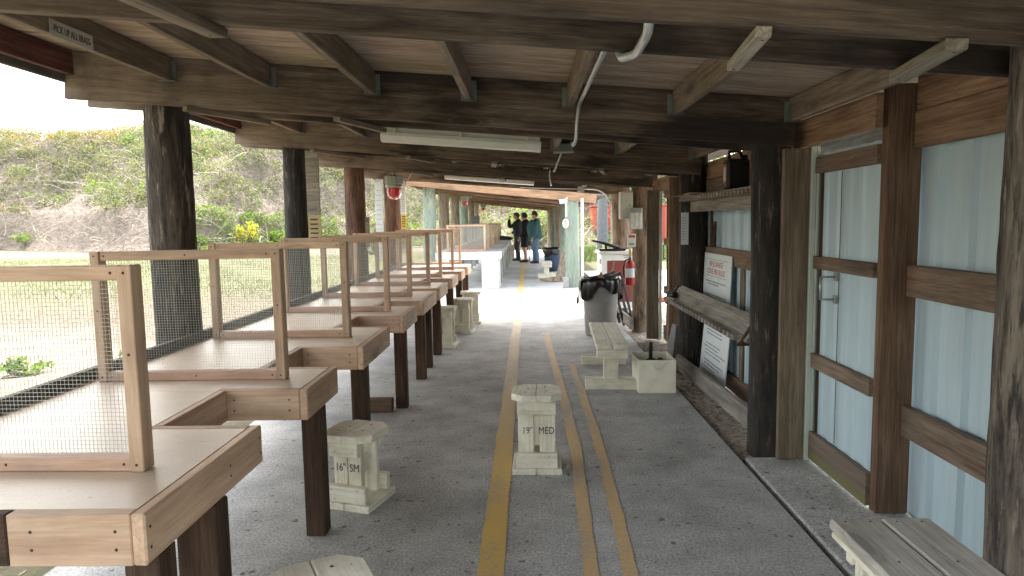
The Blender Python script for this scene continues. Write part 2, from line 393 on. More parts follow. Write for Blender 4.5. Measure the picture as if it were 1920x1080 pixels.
def text(name, body, size, M, mat, parent, align='CENTER', sx=1.0):
    cu = bpy.data.curves.new(name, 'FONT'); cu.body = body; cu.size = size; cu.align_x = align; cu.align_y = 'CENTER'
    cu.extrude = .0006; cu.resolution_u = 3
    cu.materials.append(MATS[mat]); o = bpy.data.objects.new(name, cu); COL.objects.link(o); o.parent = parent
    o.matrix_local = M @ Matrix.Diagonal((sx, 1, 1, 1)); TEXTS.append(o); return o
TEXTS = []
def face_m(loc, right, up):
    r = Vector(right).normalized(); u = Vector(up); u = (u - r * u.dot(r)).normalized(); n = r.cross(u)
    M = Matrix((r, u, n)).transposed().to_4x4(); M.translation = Vector(loc); return M
def noisy_log(mb, x, y, z0, z1, r0, r1, seed, mi=0, n=26, amp=.05):
    rg = random.Random(seed); ph = [rg.uniform(0, 6.28) for _ in range(8)]; k = 26
    vs = []; bx, by = rg.uniform(-.012, .012), rg.uniform(-.012, .012)
    for i in range(k):
        t = i / (k - 1); z = z0 + (z1 - z0) * t; r = r0 + (r1 - r0) * t
        ox = x + bx * math.sin(t * 3.1 + ph[5]) ; oy = y + by * math.sin(t * 2.6 + ph[6])
        for j in range(n):
            a = 2 * math.pi * j / n
            rr = r * (1 + amp * .5 * math.sin(2 * a + ph[0] + t * 1.2) + amp * .35 * math.sin(5 * a + ph[1] + t * 3) + amp * .3 * math.sin(3 * a + ph[2] - t * 7) + amp * .35 * rg.uniform(-1, 1))
            vs.append((ox + rr * math.cos(a), oy + rr * math.sin(a), z))
    fs = [(i * n + j, i * n + (j + 1) % n, (i + 1) * n + (j + 1) % n, (i + 1) * n + j) for i in range(k - 1) for j in range(n)]
    fs += [tuple(range(n - 1, -1, -1)), tuple((k - 1) * n + j for j in range(n))]
    mb.add(vs, fs, mi, True)
def log_post(parent, x, y, z1, r0, r1, mat, seed, z0=-.1):
    mb = MB(); noisy_log(mb, 0, 0, z0, z1, r0, r1, seed); return mb.build('post', mat, parent, loc=(x, y, 0))

# ------------------------------------------------------------------ ground, floor, berm
def foot_y(x):
    return np.interp(x, [-120, -80, -60, -38, -27, -21, -17, -13, -6, 4, 16, 40, 90], [10, 25, 40, 49, 42, 39.5, 44, 50, 47, 43, 50, 62, 62])
def vnoise(x, y, sd=0):
    return (np.sin(x * .31 + sd) * np.cos(y * .27 + 1.3 * sd) + .6 * np.sin(x * .83 + 2.1 + sd) * np.sin(y * .71 + sd) + .35 * np.sin(x * 1.9 + y * 1.3 + sd) + .2 * np.sin(x * 4.3 - y * 3.1))
def sm(t): t = np.clip(t, 0, 1); return t * t * (3 - 2 * t)
def berm_h(x, d):
    amp = np.interp(x, [-60, -30, -18, -5, 10, 60], [2.7, 2.8, 2.0, 1.0, .8, .6])
    top = np.interp(x, [-80, -36, -24, -10, 8, 20, 60], [7.6, 7.5, 6.8, 6.2, 5.5, 4.0, 3.5])
    return amp * sm(d / 3.6) + top * sm((d - 1.5) / 15.0) + .28 * vnoise(x, d * 1.3, 3) * sm(d / 2) + .12 * vnoise(x * 2.4, d * 2.7, 1) * sm(d / 1.5)
def grid_obj(name, xs, ys, zf, mat, yoff=None):
    X, Y = np.meshgrid(xs, ys, indexing='ij'); Z = zf(X, Y); YY = Y + yoff(X) if yoff else Y
    co = np.stack([X, YY, Z], -1).reshape(-1, 3); a, b = X.shape
    I = np.arange(a * b).reshape(a, b); fs = np.stack([I[:-1, :-1], I[1:, :-1], I[1:, 1:], I[:-1, 1:]], -1).reshape(-1, 4)
    me = bpy.data.meshes.new(name); me.from_pydata(co.tolist(), [], fs.tolist()); me.materials.append(MATS[mat])
    me.polygons.foreach_set('use_smooth', [True] * len(me.polygons)); me.update()
    o = bpy.data.objects.new(name, me); COL.objects.link(o); return o
def nonuni(lo, hi, dense_lo, dense_hi, step, n_out):
    return np.concatenate([np.linspace(lo, dense_lo, n_out)[:-1], np.arange(dense_lo, dense_hi, step), np.linspace(dense_hi, hi, n_out)])
gx = nonuni(-600, 600, -40, 20, .5, 12); gy = nonuni(-400, 900, -6, 55, .5, 12)
def gz(x, y):
    e = sm((-2.3 - x) / 1.5) + sm((x - 6.5) / 2) + 0 * y
    return -.06 + .06 * vnoise(x * 1.7, y * 1.7) * e * .6
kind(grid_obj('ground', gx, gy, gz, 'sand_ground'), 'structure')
kind(grid_obj('berm', np.arange(-118, 88, .55), np.concatenate([np.arange(-1.5, 20, .4), np.arange(20, 70, 3)]), lambda x, d: berm_h(x, d) - .25, 'berm_sand', foot_y), 'structure')
mb = MB().box((-.41, 15.5, -.05), (3.48, 41, .10), bev=.012)
kind(mb.build('floor', 'concrete'), 'structure')
mb = MB().box((1.65, .0, -.055), (.575, 8.5, .10), bev=.01)
kind(mb.build('floor_apron', 'concrete'), 'structure')
mb = MB().box((5.5, 16.5, -.075), (7.6, 9.0, .08), bev=.01)
kind(mb.build('pavement', 'concrete'), 'structure')
def strip(name, pts, mat, z=.004):
    mb = MB(); vs = []; rg = random.Random(len(name) + int(z * 1e5))
    P = np.array(pts); yy = np.arange(P[0, 2], P[-1, 2], .035); jl = jr = 0.0
    for q in yy:                             # brushed edges wander a little
        jl = .75 * jl + rg.uniform(-.003, .003); jr = .75 * jr + rg.uniform(-.003, .003)
        vs += [(float(np.interp(q, P[:, 2], P[:, 0])) + jl, q, z), (float(np.interp(q, P[:, 2], P[:, 1])) + jr, q, z)]
    pts = yy
    mb.add(vs, [(2 * i, 2 * i + 1, 2 * i + 3, 2 * i + 2) for i in range(len(pts) - 1)]); return kind(mb.build(name, mat), 'structure')
strip('yellow_floor_line', [(-.235, -.117, -3), (-.236, -.118, 2.8), (-.228, -.108, 10), (-.20, -.085, 22), (-.19, -.075, 34)], 'yellow_paint')
strip('faded_floor_line', [(.19, .255, 0), (.22, .288, 2.785), (.251, .322, 3.87), (.262, .345, 4.5), (.254, .333, 5.85), (.225, .30, 7.4), (.193, .272, 9.05)], 'worn_yellow_paint', .0045)
strip('faded_floor_line', [(.34, .405, 0), (.39, .454, 2.785), (.424, .489, 3.87), (.43, .497, 4.5), (.43, .494, 5.85), (.419, .486, 7.1)], 'worn_yellow_paint', .005)
def dz(x, y): return -.035 + .018 * vnoise(x * 9, y * 9) - .02 * ((x < 1.36))
kind(grid_obj('dirt', np.arange(1.32, 2.6, .04), np.arange(4.27, 12.6, .05), dz, 'dirt_mat'), 'structure')

# ------------------------------------------------------------------ near shelter
shed = thing('shooting_shelter', 'weathered timber lean-to shelter with dark log posts and sheet metal wall over the near benches', 'shelter', (0, 0, 0))
SL = -.0837
def zb(x): return 2.30 + SL * (x + 2.8)
BH = .286
FR = [-.32, 2.06, 4.38, 6.82, 9.26, 11.70]
TILT = Vector((-SL, 0, 1)).normalized()
for i, yc in enumerate(FR):
    xr = {0: 2.0, 1: 2.0, 2: 1.62, 3: 1.68, 4: 1.72, 5: 1.60}[i]
    for sgn in (-1, 1):
        xl = -2.80 if sgn < 0 else -2.87
        a = Vector((xl, yc + sgn * .165, zb(xl) + BH / 2)); b = Vector((xr, yc + sgn * .165, zb(xr) + BH / 2))
        board('roof_beam', 'beam_wood', shed, a, b, BH, .040, (0, sgn, 0), screws=[(.93, -.3), (.93, .3), (-.72, .4), (-.72, -.4)])
lp = {1: (-2.30, .12, 'dark_log'), 2: (-2.285, .135, 'grey_log'), 3: (-2.30, .112, 'dark_log'), 4: (-2.31, .137, 'red_log'), 5: (-2.31, .142, 'red_log'), 0: (-2.3, .13, 'dark_log')}
for i, (x, r, m) in lp.items(): log_post(shed, x, FR[i], zb(x) + BH - .02, r * 1.05, r * .96, m, i)
rp = {0: (1.55, .125, 'dark_log'), 1: (1.555, .13, 'cracked_log'), 2: (1.54, .122, 'dark_log'), 3: (1.635, .14, 'dark_log'), 4: (1.545, .137, 'brown_log'), 5: (1.585, .155, 'brown_log')}
for i, (x, r, m) in rp.items(): log_post(shed, x, FR[i], zb(x) + BH - .02, r, r * .98, m, 20 + i)
PX = [-2.756, -2.156, -1.54, -.92, -.33, .28, .90, 1.585]
for i in range(len(FR) - 1):
    y0, y1 = FR[i] + .187, FR[i + 1] - .187
    for x in PX:
        jx = random.uniform(-.012, .012) if x > -2.5 else 0
        zt = zb(x) + BH - .004
        p = board('purlin', 'rim_wood' if x < -2.5 else 'purlin_wood', shed, (x + jx, y0, zt - .07), (x + jx, y1, zt - .07), .14, .040, (1, 0, 0))
        if x > -2.5:
            L = (y1 - y0) / 2
            for e in (-1, 1):
                h = MB(); yl = e * (L - .0015)
                for sd in (-1, 1):
                    h.b2((yl - .0012, -.072, sd * .0195), (yl + .0012, .05, sd * .0485), bev=0)
                    h.b2((e * L - e * .0006, -.072, sd * .0203), (e * L - e * .052, .03, sd * .0219), bev=0)
                h.b2((e * L - e * .0006, -.0728, -.0485), (e * L - e * .05, -.0708, .0485), bev=0)
                h.build('joist_hanger', 'hanger_metal', p)
for a_, b_ in ((-.7, 1.0), (1.004, 6.5), (6.504, 12.0)):
    x = -2.815
    board('fascia_board', 'fascia_wood', shed, (x, a_, 2.50), (x, b_, 2.50), .20, .026, (1, 0, 0))
board('fascia_board', 'rim_wood' if False else 'old_board_wood', shed, (2.135, -.7, 2.03), (2.135, 12.6, 2.03), .27, .024, (1, 0, 0))  # outer eave board, added to block daylight in the gaps above the door
# plywood roof deck, one panel per bay, a gap line between panels
edges = [-.7, .87, 3.3, 5.6, 8.0, 10.45]
for i in range(len(edges)):
    y0 = edges[i] + .002; y1 = edges[i + 1] - .002 if i + 1 < len(edges) else None
    xl, xr = -2.90, 2.12; e0 = 11.85; e1 = 12.75
    pl = [(xl, y0), (xr, y0), (xr, y1 if y1 else e1), (xl, y1 if y1 else e0)]
    vs = []
    for dzv in (0, .022):
        vs += [(x, y, zb(x) + BH + .002 + dzv) for x, y in pl]
    MB().add(vs, [(3, 2, 1, 0), (4, 5, 6, 7), (0, 1, 5, 4), (1, 2, 6, 5), (2, 3, 7, 6), (3, 0, 4, 7)]).build('roof_panel', 'plywood', shed)
# corrugated roof sheeting above the plywood
mb = MB(); nn = 130
ys_ = np.linspace(-.75, 11.9, nn * 2)
vs = []
for j, y in enumerate(ys_):
    zz = .045 + .014 * math.cos(j * math.pi)
    for x in (-2.95, 2.16): vs.append((x, y + (.9 * (x + 2.95) / 5.1) * max(0, (y - 10.0) / 1.9), zb(x) + BH + zz))
mb.add(vs, [(2 * j, 2 * j + 1, 2 * j + 3, 2 * j + 2) for j in range(len(ys_) - 1)])
mb.build('roof_sheeting', 'galvanised', shed)
# flat cleats across the beam bottoms
for (xa, ya, xb, yb, wd) in ((-1.08, 1.86, -.99, 2.26, .07), (.628, 1.86, .668, 2.26, .042), (1.13, 1.86, 1.19, 2.26, .055), (-2.06, 4.17, -1.71, 4.60, .06), (-1.14, 4.17, -.945, 4.60, .055),
                          (-2.06, 6.62, -1.66, 7.03, .06), (-1.13, 6.62, -.94, 7.03, .05), (-1.5, 9.06, -1.3, 9.48, .06), (.72, 6.62, .80, 7.03, .05), (.75, 9.06, .8, 9.48, .06), (-.35, 9.06, -.3, 9.48, .05), (-.3, 6.62, -.33, 7.03, .05)):
    board('beam_cleat', 'cleat_wood' if ya < 3 and xa > 0 else 'purlin_wood', shed, (xa, ya, zb(xa) - .017), (xb, yb, zb(xb) - .017), wd, .030, TILT, screws=[(.85, .2), (-.85, -.2)])

def corrug(y0, y1, z0, z1, x, period=.23, depth=.026, rib=.055):
    """sheet in a plane of constant x with trapezoid ribs running up; ribs stand toward -x"""
    prof = []; y = y0
    while y < y1:
        for dy_, dx_ in ((0, 0), (period - rib - .03, 0), (period - rib - .015, -depth), (period - .015, -depth)):
            if y + dy_ < y1: prof.append((y + dy_, x + dx_))
        # small mid ribs
        y += period
    prof.append((y1, x))
    vs = [];
    for yy, xx in prof: vs += [(xx, yy, z0), (xx, yy, z1)]
    return MB().add(vs, [(2 * i, 2 * i + 2, 2 * i + 3, 2 * i + 1) for i in range(len(prof) - 1)])
# near stretch of wall
corrug(-.6, 3.46, -.08, 2.19, 1.94).build('wall_panel', 'wall_sheet', shed)
for z in (.485, 1.19): board('wall_girt', 'girt_wood', shed, (1.885, -.6, z), (1.885, 3.46, z), .155, .040, (1, 0, 0), screws=[(.98, .2)])
board('wall_header', 'header_wood', shed, (1.882, -.6, 1.917), (1.882, 3.37, 1.917), .172, .040, (1, 0, 0))
board('wall_header', 'header_wood', shed, (1.888, -.6, 2.092), (1.888, 3.37, 2.092), .172, .040, (1, 0, 0))
board('door_post', 'door_post_wood', shed, (1.832, 3.42, 0), (1.832, 3.42, 2.14), .165, .060, (0, 1, 0))
board('door_jamb', 'jamb_wood', shed, (1.63, 4.215, 0), (1.63, 4.215, 1.92), .155, .042, (0, 1, 0))
board('door_trim', 'trim_paint', shed, (1.727, 4.205, 0), (1.727, 4.205, 1.93), .032, .050, (0, 1, 0))
board('door_trim', 'trim_paint', shed, (1.752, 4.19, 0.03), (1.752, 4.19, 1.93), .016, .030, (0, 1, 0))
board('door_header', 'header_wood', shed, (1.702, 3.385, 2.015), (1.702, 4.40, 2.015), .165, .040, (1, 0, 0))
def make_door(y0, y1, x, hz, over=.02):
    d = corrug(y0 - .03, y1 + over, .012, 1.885, x + .045, .145, .012, .045).build('door', 'wall_sheet', shed)
    for z, wd in ((.100, .175), (.635, .09), (1.236, .075), (1.815, .095)):
        board('rail', 'moss_board' if z < .2 else 'girt_wood', d, (x + .018, y0, z), (x + .018, y1, z), wd, .036, (-1, 0, 0), screws=[(.9, .2), (-.9, -.2)])
    board('edge_strip', 'leg_wood', d, (x + .038, y1 - .03, .05), (x + .038, y1 - .03, 1.86), .05, .012, (1, 0, 0))
    h = MB()
    for z in hz: h.tube([(x + .033, y1 - .235, z), (x - .05, y1 - .235, z)], .006, 8).box((x + .03, y1 - .235, z), (.006, .035, .05), bev=.001)
    h.tube([(x - .05, y1 - .235, hz[0]), (x - .05, y1 - .235, hz[1])], .009, 8)
    h.build('handle', 'galvanised', d)
    MB().b2((x + .0315, y1 - .285, .2), (x + .0335, y1 - .279, 1.76), bev=0).build('seam', 'leg_wood', d)
    return d
make_door(3.455, 4.175, 1.73, (1.035, 1.165), .10)
# bay between second and third right-hand posts
corrug(4.45, 7.38, .03, 2.04, 1.80).build('wall_panel', 'wall_sheet', shed)
for z, wd, m in ((1.17, .145, 'girt_wood'), (.56, .12, 'girt_wood'), (.09, .14, 'girt_wood'), (1.80, .16, 'jamb_wood'), (1.965, .16, 'header_wood')):
    board('wall_girt', m, shed, (1.762, 4.42, z), (1.762, 7.36, z), wd, .040, (1, 0, 0))
board('wall_girt', 'jamb_wood', shed, (1.770, 5.62, .03), (1.770, 5.62, 1.09), .09, .03, (1, 0, 0))
board('door_post', 'header_wood', shed, (1.60, 7.42, 0), (1.60, 7.42, 1.95), .15, .060, (0, 1, 0))
make_door(7.47, 8.55, 1.70, (1.035, 1.20))
board('door_jamb', 'jamb_wood', shed, (1.575, 8.62, 0), (1.575, 8.62, 1.87), .15, .042, (0, 1, 0))
board('door_trim', 'trim_paint', shed, (1.672, 8.61, 0), (1.672, 8.61, 1.88), .030, .05, (0, 1, 0))
board('door_header', 'header_wood', shed, (1.64, 7.45, 1.93), (1.64, 8.9, 1.93), .15, .040, (1, 0, 0))
board('kick_board', 'grey_board_wood', shed, (1.465, 4.42, .185), (1.465, 6.64, .115), .145, .038, (1, 0, 0))
board('kick_board', 'grey_board_wood', shed, (1.375, 9.0, .13), (1.36, 11.5, .10), .145, .038, (1, 0, 0))

# ------------------------------------------------------------------ far shelter
far = thing('shooting_shelter', 'newer shelter beyond the sunlit gap with tan and green log posts', 'shelter', (0, 15.6, 0))
SL2 = -.109
def zc(x): return 2.385 + SL2 * (x + 2.67)
FY = [0, 3.0, 6.0, 9.0, 12.0, 15.0]
for i, y in enumerate(FY):
    for sgn in (-1, 1):
        board('roof_beam', 'far_beam_wood', far, (-2.70, y + sgn * .17, zc(-2.70) + .065), (1.56, y + sgn * .17, zc(1.56) + .065), .19, .045, (0, sgn, 0))
    log_post(far, -2.28, y + (.4 if i == 0 else .2), zc(-2.28) + .15, .155 if i == 0 else .15, .145, ['green_log', 'tan_log', 'tan_log', 'green_log', 'tan_log', 'tan_log'][i], 40 + i)
    log_post(far, 1.02 if i < 1 else 1.06, y, zc(1.04) + .15, .165, .15, ['green_log', 'green_log', 'tan_log', 'green_log', 'tan_log', 'tan_log'][i], 50 + i)
for y in (1.5, 4.5, 7.5, 10.5, 13.5):
    board('rafter', 'beam_wood', far, (-2.70, y, zc(-2.70) + .065), (1.56, y, zc(1.56) + .065), .19, .045, (0, 1, 0))
for i in range(6):
    x = -2.62 + i * .82
    board('purlin', 'far_beam_wood', far, (x, .2, zc(x) + .135), (x, 15.2, zc(x) + .135), .05, .04, (1, 0, 0))
pl = [(-2.9, -.35), (1.9, .75), (1.9, 15.6), (-2.9, 15.6)]
vs = []
for dv in (0, .025): vs += [(x, y, zc(x) + .163 + dv) for x, y in pl]
MB().add(vs, [(3, 2, 1, 0), (4, 5, 6, 7), (0, 1, 5, 4), (1, 2, 6, 5), (2, 3, 7, 6), (3, 0, 4, 7)]).build('roof_panel', 'beam_wood', far)
board('fascia_board', 'far_beam_wood', far, (-2.74, -.2, zc(-2.74) + .07), (-2.74, 15.5, zc(-2.74) + .07), .18, .03, (1, 0, 0))

# ------------------------------------------------------------------ shooting benches
TZ, AH = .775, .140
XW, XN, XL = -.995, -1.36, -2.12
WING = [(1.67, 2.45), (2.98, 3.47), (4.03, 4.83), (5.39, 6.05), (6.42, 7.37), (7.63, 8.42), (8.97, 9.71), (10.23, 10.81), (11.33, 12.03)]
BL = ['fir shooting bench at the left edge, nearest the camera, its front apron split',
      'fir shooting bench with a short wing, its post leg beside the 16 inch stool',
      'fir shooting bench third from the camera, timber block lying below its notch',
      'fir shooting bench fourth from the camera, a knot-free apron on two brown legs',
      'fir shooting bench fifth from the camera with the widest wing',
      'fir shooting bench sixth from the camera, nearest small stool tucked below it',
      'fir shooting bench seventh from the camera with round-top stool standing by it',
      'fir shooting bench eighth from the camera, last one still in roof shade',
      'sunlit fir shooting bench at the far end of the near row']
SY = [1.99, 3.22, 4.41, 5.70, 6.86, 8.08, 9.26, 10.73, 12.06]
for k, (y0, y1) in enumerate(WING):
    yn = WING[k + 1][0] if k + 1 < len(WING) else y1
    root = thing('shooting_bench', BL[k], 'bench', (0, y0, 0), 0, 'fir shooting benches in the near row')
    w_ = y1 - y0; n_ = yn - y0
    ap = .038
    if k + 1 < len(WING):
        poly = [(XL, .0), (XN + .0, .0), (XN, ap), (XW - ap, ap), (XW - ap, w_ - ap), (XN - ap, w_ - ap), (XN - ap, n_ - .002), (XL, n_ - .002)]
        poly = [(XL, .002), (XN - ap - .003, .002), (XN - ap - .003, ap + .003), (XW - ap - .003, ap + .003), (XW - ap - .003, w_ - ap - .003), (XN - ap - .003, w_ - ap - .003), (XN - ap - .003, n_), (XL, n_)]
    else: poly = [(XL, .002), (XN, .002), (XN, ap), (XW - ap - .003, ap + .003), (XW - ap - .003, w_ - ap - .003), (XL, w_ - ap)]
    MB().prism(poly, TZ - .022, TZ - .0015).build('tabletop', 'bench_board', root)
    ac = TZ - AH / 2; wm = ['fir_wood', 'fir_wood', 'fir_wood', 'fir_pink_wood'][k % 4]
    sc = [(.75, .35), (.75, -.35), (-.62, .35), (-.62, -.35)]
    board('apron', wm, root, (XN + .001 if k == 0 else XN - ap, ap / 2, ac), (XW - ap - .0002, ap / 2, ac), AH, ap, (0, -1, 0), .003, sc)
    board('apron', wm, root, (XW - ap / 2, 0, ac), (XW - ap / 2, w_, ac), AH, ap, (1, 0, 0), .005, [(.94, .4), (.94, -.4), (-.94, .4), (-.94, -.4), (.3, .2), (.3, -.3)])
    if k + 1 < len(WING):
        board('apron', wm, root, (XN - ap + .001, w_ - ap / 2, ac), (XW - ap - .001, w_ - ap / 2, ac), AH, ap, (0, 1, 0), .005, sc)
        board('apron', wm, root, (XN - ap / 2, w_ + .001, ac), (XN - ap / 2, n_ - .001, ac), AH, ap, (1, 0, 0), .005)
    else:
        board('apron', wm, root, (XL, w_ - ap / 2, ac), (XW - ap - .001, w_ - ap / 2, ac), AH, ap, (0, 1, 0), .005)
    board('back_rail', 'rail_wood', root, (XL - .02, 0, TZ - .01), (XL - .02, n_ - .004, TZ - .01), .13, .038, (1, 0, 0))
    if k == 0: board('apron', 'leg_wood', root, (XL, .02, ac), (XN - .002, .02, ac), AH, ap, (0, -1, 0), .004)
    ly = .19 if k == 1 else .06
    for lx, yy in ((XW - .052, ly), (XL + .06, .1)):
        board('leg', 'leg_wood', root, (lx, yy + .045, -.002), (lx, yy + .045, TZ - AH if lx > -1.5 else TZ - .024), .095, .095, (0, 1, 0), .005)
    if k == 0:
        board('leg', 'leg_wood', root, (XW - .06, .42, -.002), (XW - .06, .42, TZ - AH), .13, .095, (0, 1, 0), .005)
    if k in (4,):
        board('leg', 'leg_wood', root, (XW - .06, .62, -.002), (XW - .06, .62, TZ - AH), .09, .09, (0, 1, 0), .005)
# mesh dividers
def make_screen():
    r = thing('mesh_divider', '', 'divider', (0, 0, TZ), 0, 'wire mesh dividers on the near benches')
    x0, x1, H = -2.07, -1.165, .625; t = .044
    board('post', 'fir_wood', r, (x1 - t / 2, 0, 0), (x1 - t / 2, 0, H), t, .06, (0, -1, 0), .003, [(-.93, 0), (.93, 0), (0.15, 0)])
    board('post', 'fir_wood', r, (x0 + t / 2, 0, 0), (x0 + t / 2, 0, H), t, .06, (0, -1, 0), .003, [(-.93, 0), (.93, 0), (0.1, 0)])
    board('rail', 'fir_wood', r, (x0 + t + .001, 0, H - t / 2), (x1 - t - .001, 0, H - t / 2), t, .045, (0, -1, 0), .003, [(-.95, 0), (.95, 0), (0, 0)])
    board('rail', 'fir_pink_wood', r, (x0 + t + .001, 0, t / 2), (x1 - t - .001, 0, t / 2), t, .045, (0, -1, 0), .003, [(-.95, 0), (.95, 0), (0.05, 0)])
    mb = MB(); wr = .0005; sp = .0127; y = .0245
    xs = np.arange(x0 + .02, x1 - .02, sp); zs = np.arange(.03, H - .02, sp)
    for x in xs: mb.b2((x - wr, y, .02), (x + wr, y + 2 * wr, H - .02), bev=0)
    for z in zs: mb.b2((x0 + .02, y + 2 * wr, z - wr), (x1 - .02, y + 4 * wr, z + wr), bev=0)
    mb.build('wire_mesh', 'wire_metal', r)
    return r
SLB = ['wire mesh divider in a fir frame on the nearest bench, left end out of frame', 'wire mesh divider on the short-winged second bench', 'wire mesh divider on the third bench from the camera',
       'wire mesh divider on the fourth bench from the camera', 'wire mesh divider on the fifth bench from the camera', 'wire mesh divider on the sixth bench from the camera',
       'wire mesh divider on the seventh bench from the camera', 'wire mesh divider on the eighth bench, in front of the green log post', 'sunlit orange-edged mesh divider on the last bench of the near row']
sc0 = make_screen()
for k, y in enumerate(SY):
    o = sc0 if k == 0 else copy_tree(sc0)
    o.location = (0.0 if k < 2 else random.uniform(-.015, .01), y, TZ); o['label'] = SLB[k]; o.rotation_euler = (0, 0, math.radians(random.uniform(-1, 1)))

# far white and grey benches
FBL = ['white painted bench of the far row, its wide panel leg in the sun', 'grey bench of the far row just behind the white one', 'third bench of the far row', 'fourth bench of the far row',
       'fifth bench of the far row', 'sixth bench of the far row', 'seventh bench of the far row', 'last bench of the far row, dark bag lying on it']
FSL = ['first', 'second', 'third', 'fourth', 'fifth', 'sixth', 'seventh', 'eighth']
sc1 = None
for k in range(8):
    y = 15.55 + k * 1.35
    root = thing('shooting_bench', FBL[k], 'bench', (0, y, 0), 0, 'painted shooting benches in the far row')
    m = 'white_paint' if k == 0 else 'grey_bench_wood'
    MB().prism([(-2.1, 0), (-.64, 0), (-.64, .58), (-1.1, .58), (-1.1, 1.33), (-2.1, 1.33)], .79, .83).build('tabletop', 'grey_bench_wood', root)
    board('apron', m, root, (-2.1, -.012, .745), (-.635, -.012, .745), .17, .03, (0, -1, 0))
    board('apron', m, root, (-.622, -.025, .745), (-.622, .59, .745), .17, .03, (1, 0, 0))
    board('leg', m, root, (-.86, .03, 0), (-.86, .03, .66), .38, .04, (0, 1, 0))
    board('leg', m, root, (-.66, .30, 0), (-.66, .30, .66), .2, .04, (1, 0, 0))
    board('leg', m, root, (-1.95, .03, 0), (-1.95, .03, .66), .3, .04, (0, 1, 0))
    if sc1 is None:
        sc1 = copy_tree(sc0); o = sc1
    else: o = copy_tree(sc1)
    o.location = (.2, y + .3, .83); o['group'] = 'wire mesh dividers on the far benches'
    o['label'] = FSL[k] + ' divider of the far row, on the ' + ('white bench' if k == 0 else ('bench with the dark bag' if k == 7 else FSL[k] + ' bench')) + ' beyond the gap'

# ------------------------------------------------------------------ stools
def make_stool(label, loc, rz, h, left='', right='', gap=.012, uw=.225):
    r = thing('stool', label, 'stool', loc, rz, 'cream painted plank stools')
    B, t = .15, .038
    mb = MB()
    for sx in (-1, 1): mb.b2((sx * .0015, -B, 0), (sx * B, B, t))
    mb.build('base', 'cream_paint_Y', r)
    for sy in (-1, 1):
        mb = MB(); mb.box((0, sy * .118, t + .045), (.245, t, .09)); 
        for sx, zz in ((-.06, .02), (.07, .02), (-.08, .07), (.075, .075)): mb.lathe([(0, -.001), (.004, -.001), (.004, .001), (0, .001)], (sx, sy * .1372, t + zz), 6, 1)
        mb.build('lower_cleat', ['cream_paint_X', 'screw_metal'], r)
        w2 = (uw - gap) / 2
        mb = MB()
        for sx in (-1, 1): mb.b2((sx * gap / 2, sy * .098, t), (sx * (gap / 2 + w2), sy * .060, h - t))
        mb.build('upright', 'cream_paint_Z', r)
        mb = MB().box((0, sy * .118, h - t - .042), (uw + .006, t, .078))
        for sx in (-.3, .34): mb.lathe([(0, -.001), (.004, -.001), (.004, .001), (0, .001)], (sx * uw, sy * .1372, h - t - .05), 6, 1)
        mb.build('upper_cleat', ['cream_paint_X', 'screw_metal'], r)
    MB().b2((-.035, -.0595, t + .115), (.035, .0595, h - t - .105)).build('core_board', 'cream_paint_Z', r)
    R = .150; c = .062
    mb = MB()
    for sx in (-1, 1):
        pts = [(sx * .0015, -R), (sx * (R - c), -R), (sx * R, -R + c), (sx * R, R - c), (sx * (R - c), R), (sx * .0015, R)]
        if sx < 0: pts = pts[::-1]
        n = len(pts); cxm = sum(p[0] for p in pts) / n
        ins = [(p[0] + (.004 if p[0] < cxm else -.004), p[1] * .975) for p in pts]
        vs = [(x, y, h - t) for x, y in pts] + [(x, y, h - .005) for x, y in pts] + [(x, y, h) for x, y in ins]
        fs = [tuple(range(n - 1, -1, -1)), tuple(range(2 * n, 3 * n))] + [(L * n + i, L * n + (i + 1) % n, (L + 1) * n + (i + 1) % n, (L + 1) * n + i) for L in (0, 1) for i in range(n)]
        mb.add(vs, fs)
    for px, py in ((-.05, .02), (.06, -.03), (-.07, -.06), (.05, .08)): mb.lathe([(.006, 0), (.006, .0012), (0, .0012)], (px, py, h), 8, 1)
    mb.build('seat', ['cream_paint_Y', 'screw_metal'], r)
    zc_ = (h - t - .08 + t + .09) / 2 + .01
    if left: text('lettering', left, .060, face_m((-uw / 4, -.0990, zc_), (1, 0, 0), (0, 0, 1)), 'ink', r, sx=.8)
    if right: text('lettering', right, .060, face_m((uw / 4 + .002, -.0990, zc_), (1, 0, 0), (0, 0, 1)), 'ink', r, sx=.8)
    return r
make_stool('cream stool marked 16 inch SM, turned, beside the second bench leg', (-.945, 3.60, 0), math.radians(-17), .406, '16"', 'SM', .006, .165)
make_stool('cream stool marked 19 inch MED standing alone on the yellow line side', (.045, 4.10, 0), math.radians(-2), .483, '19"', 'MED', .034)
make_stool('cream stool cut off by the bottom edge, only its octagonal seat showing', (-.600, 1.83, 0), math.radians(28), .50)
make_stool('cream stool half hidden behind a brown bench leg, nearest of the three far stools', (-1.03, 8.25, 0), math.radians(-6), .49, gap=.03)
make_stool('cream round-looking stool between the other two far stools', (-.90, 9.30, 0), math.radians(-8), .47, gap=.03)
make_stool('cream stool at the edge of the sunlit floor, farthest of the three', (-.86, 10.18, 0), math.radians(2), .48, gap=.03)
make_stool('weathered stool beside the men in the far shelter', (-.62, 26.6, 0), 0, .62)

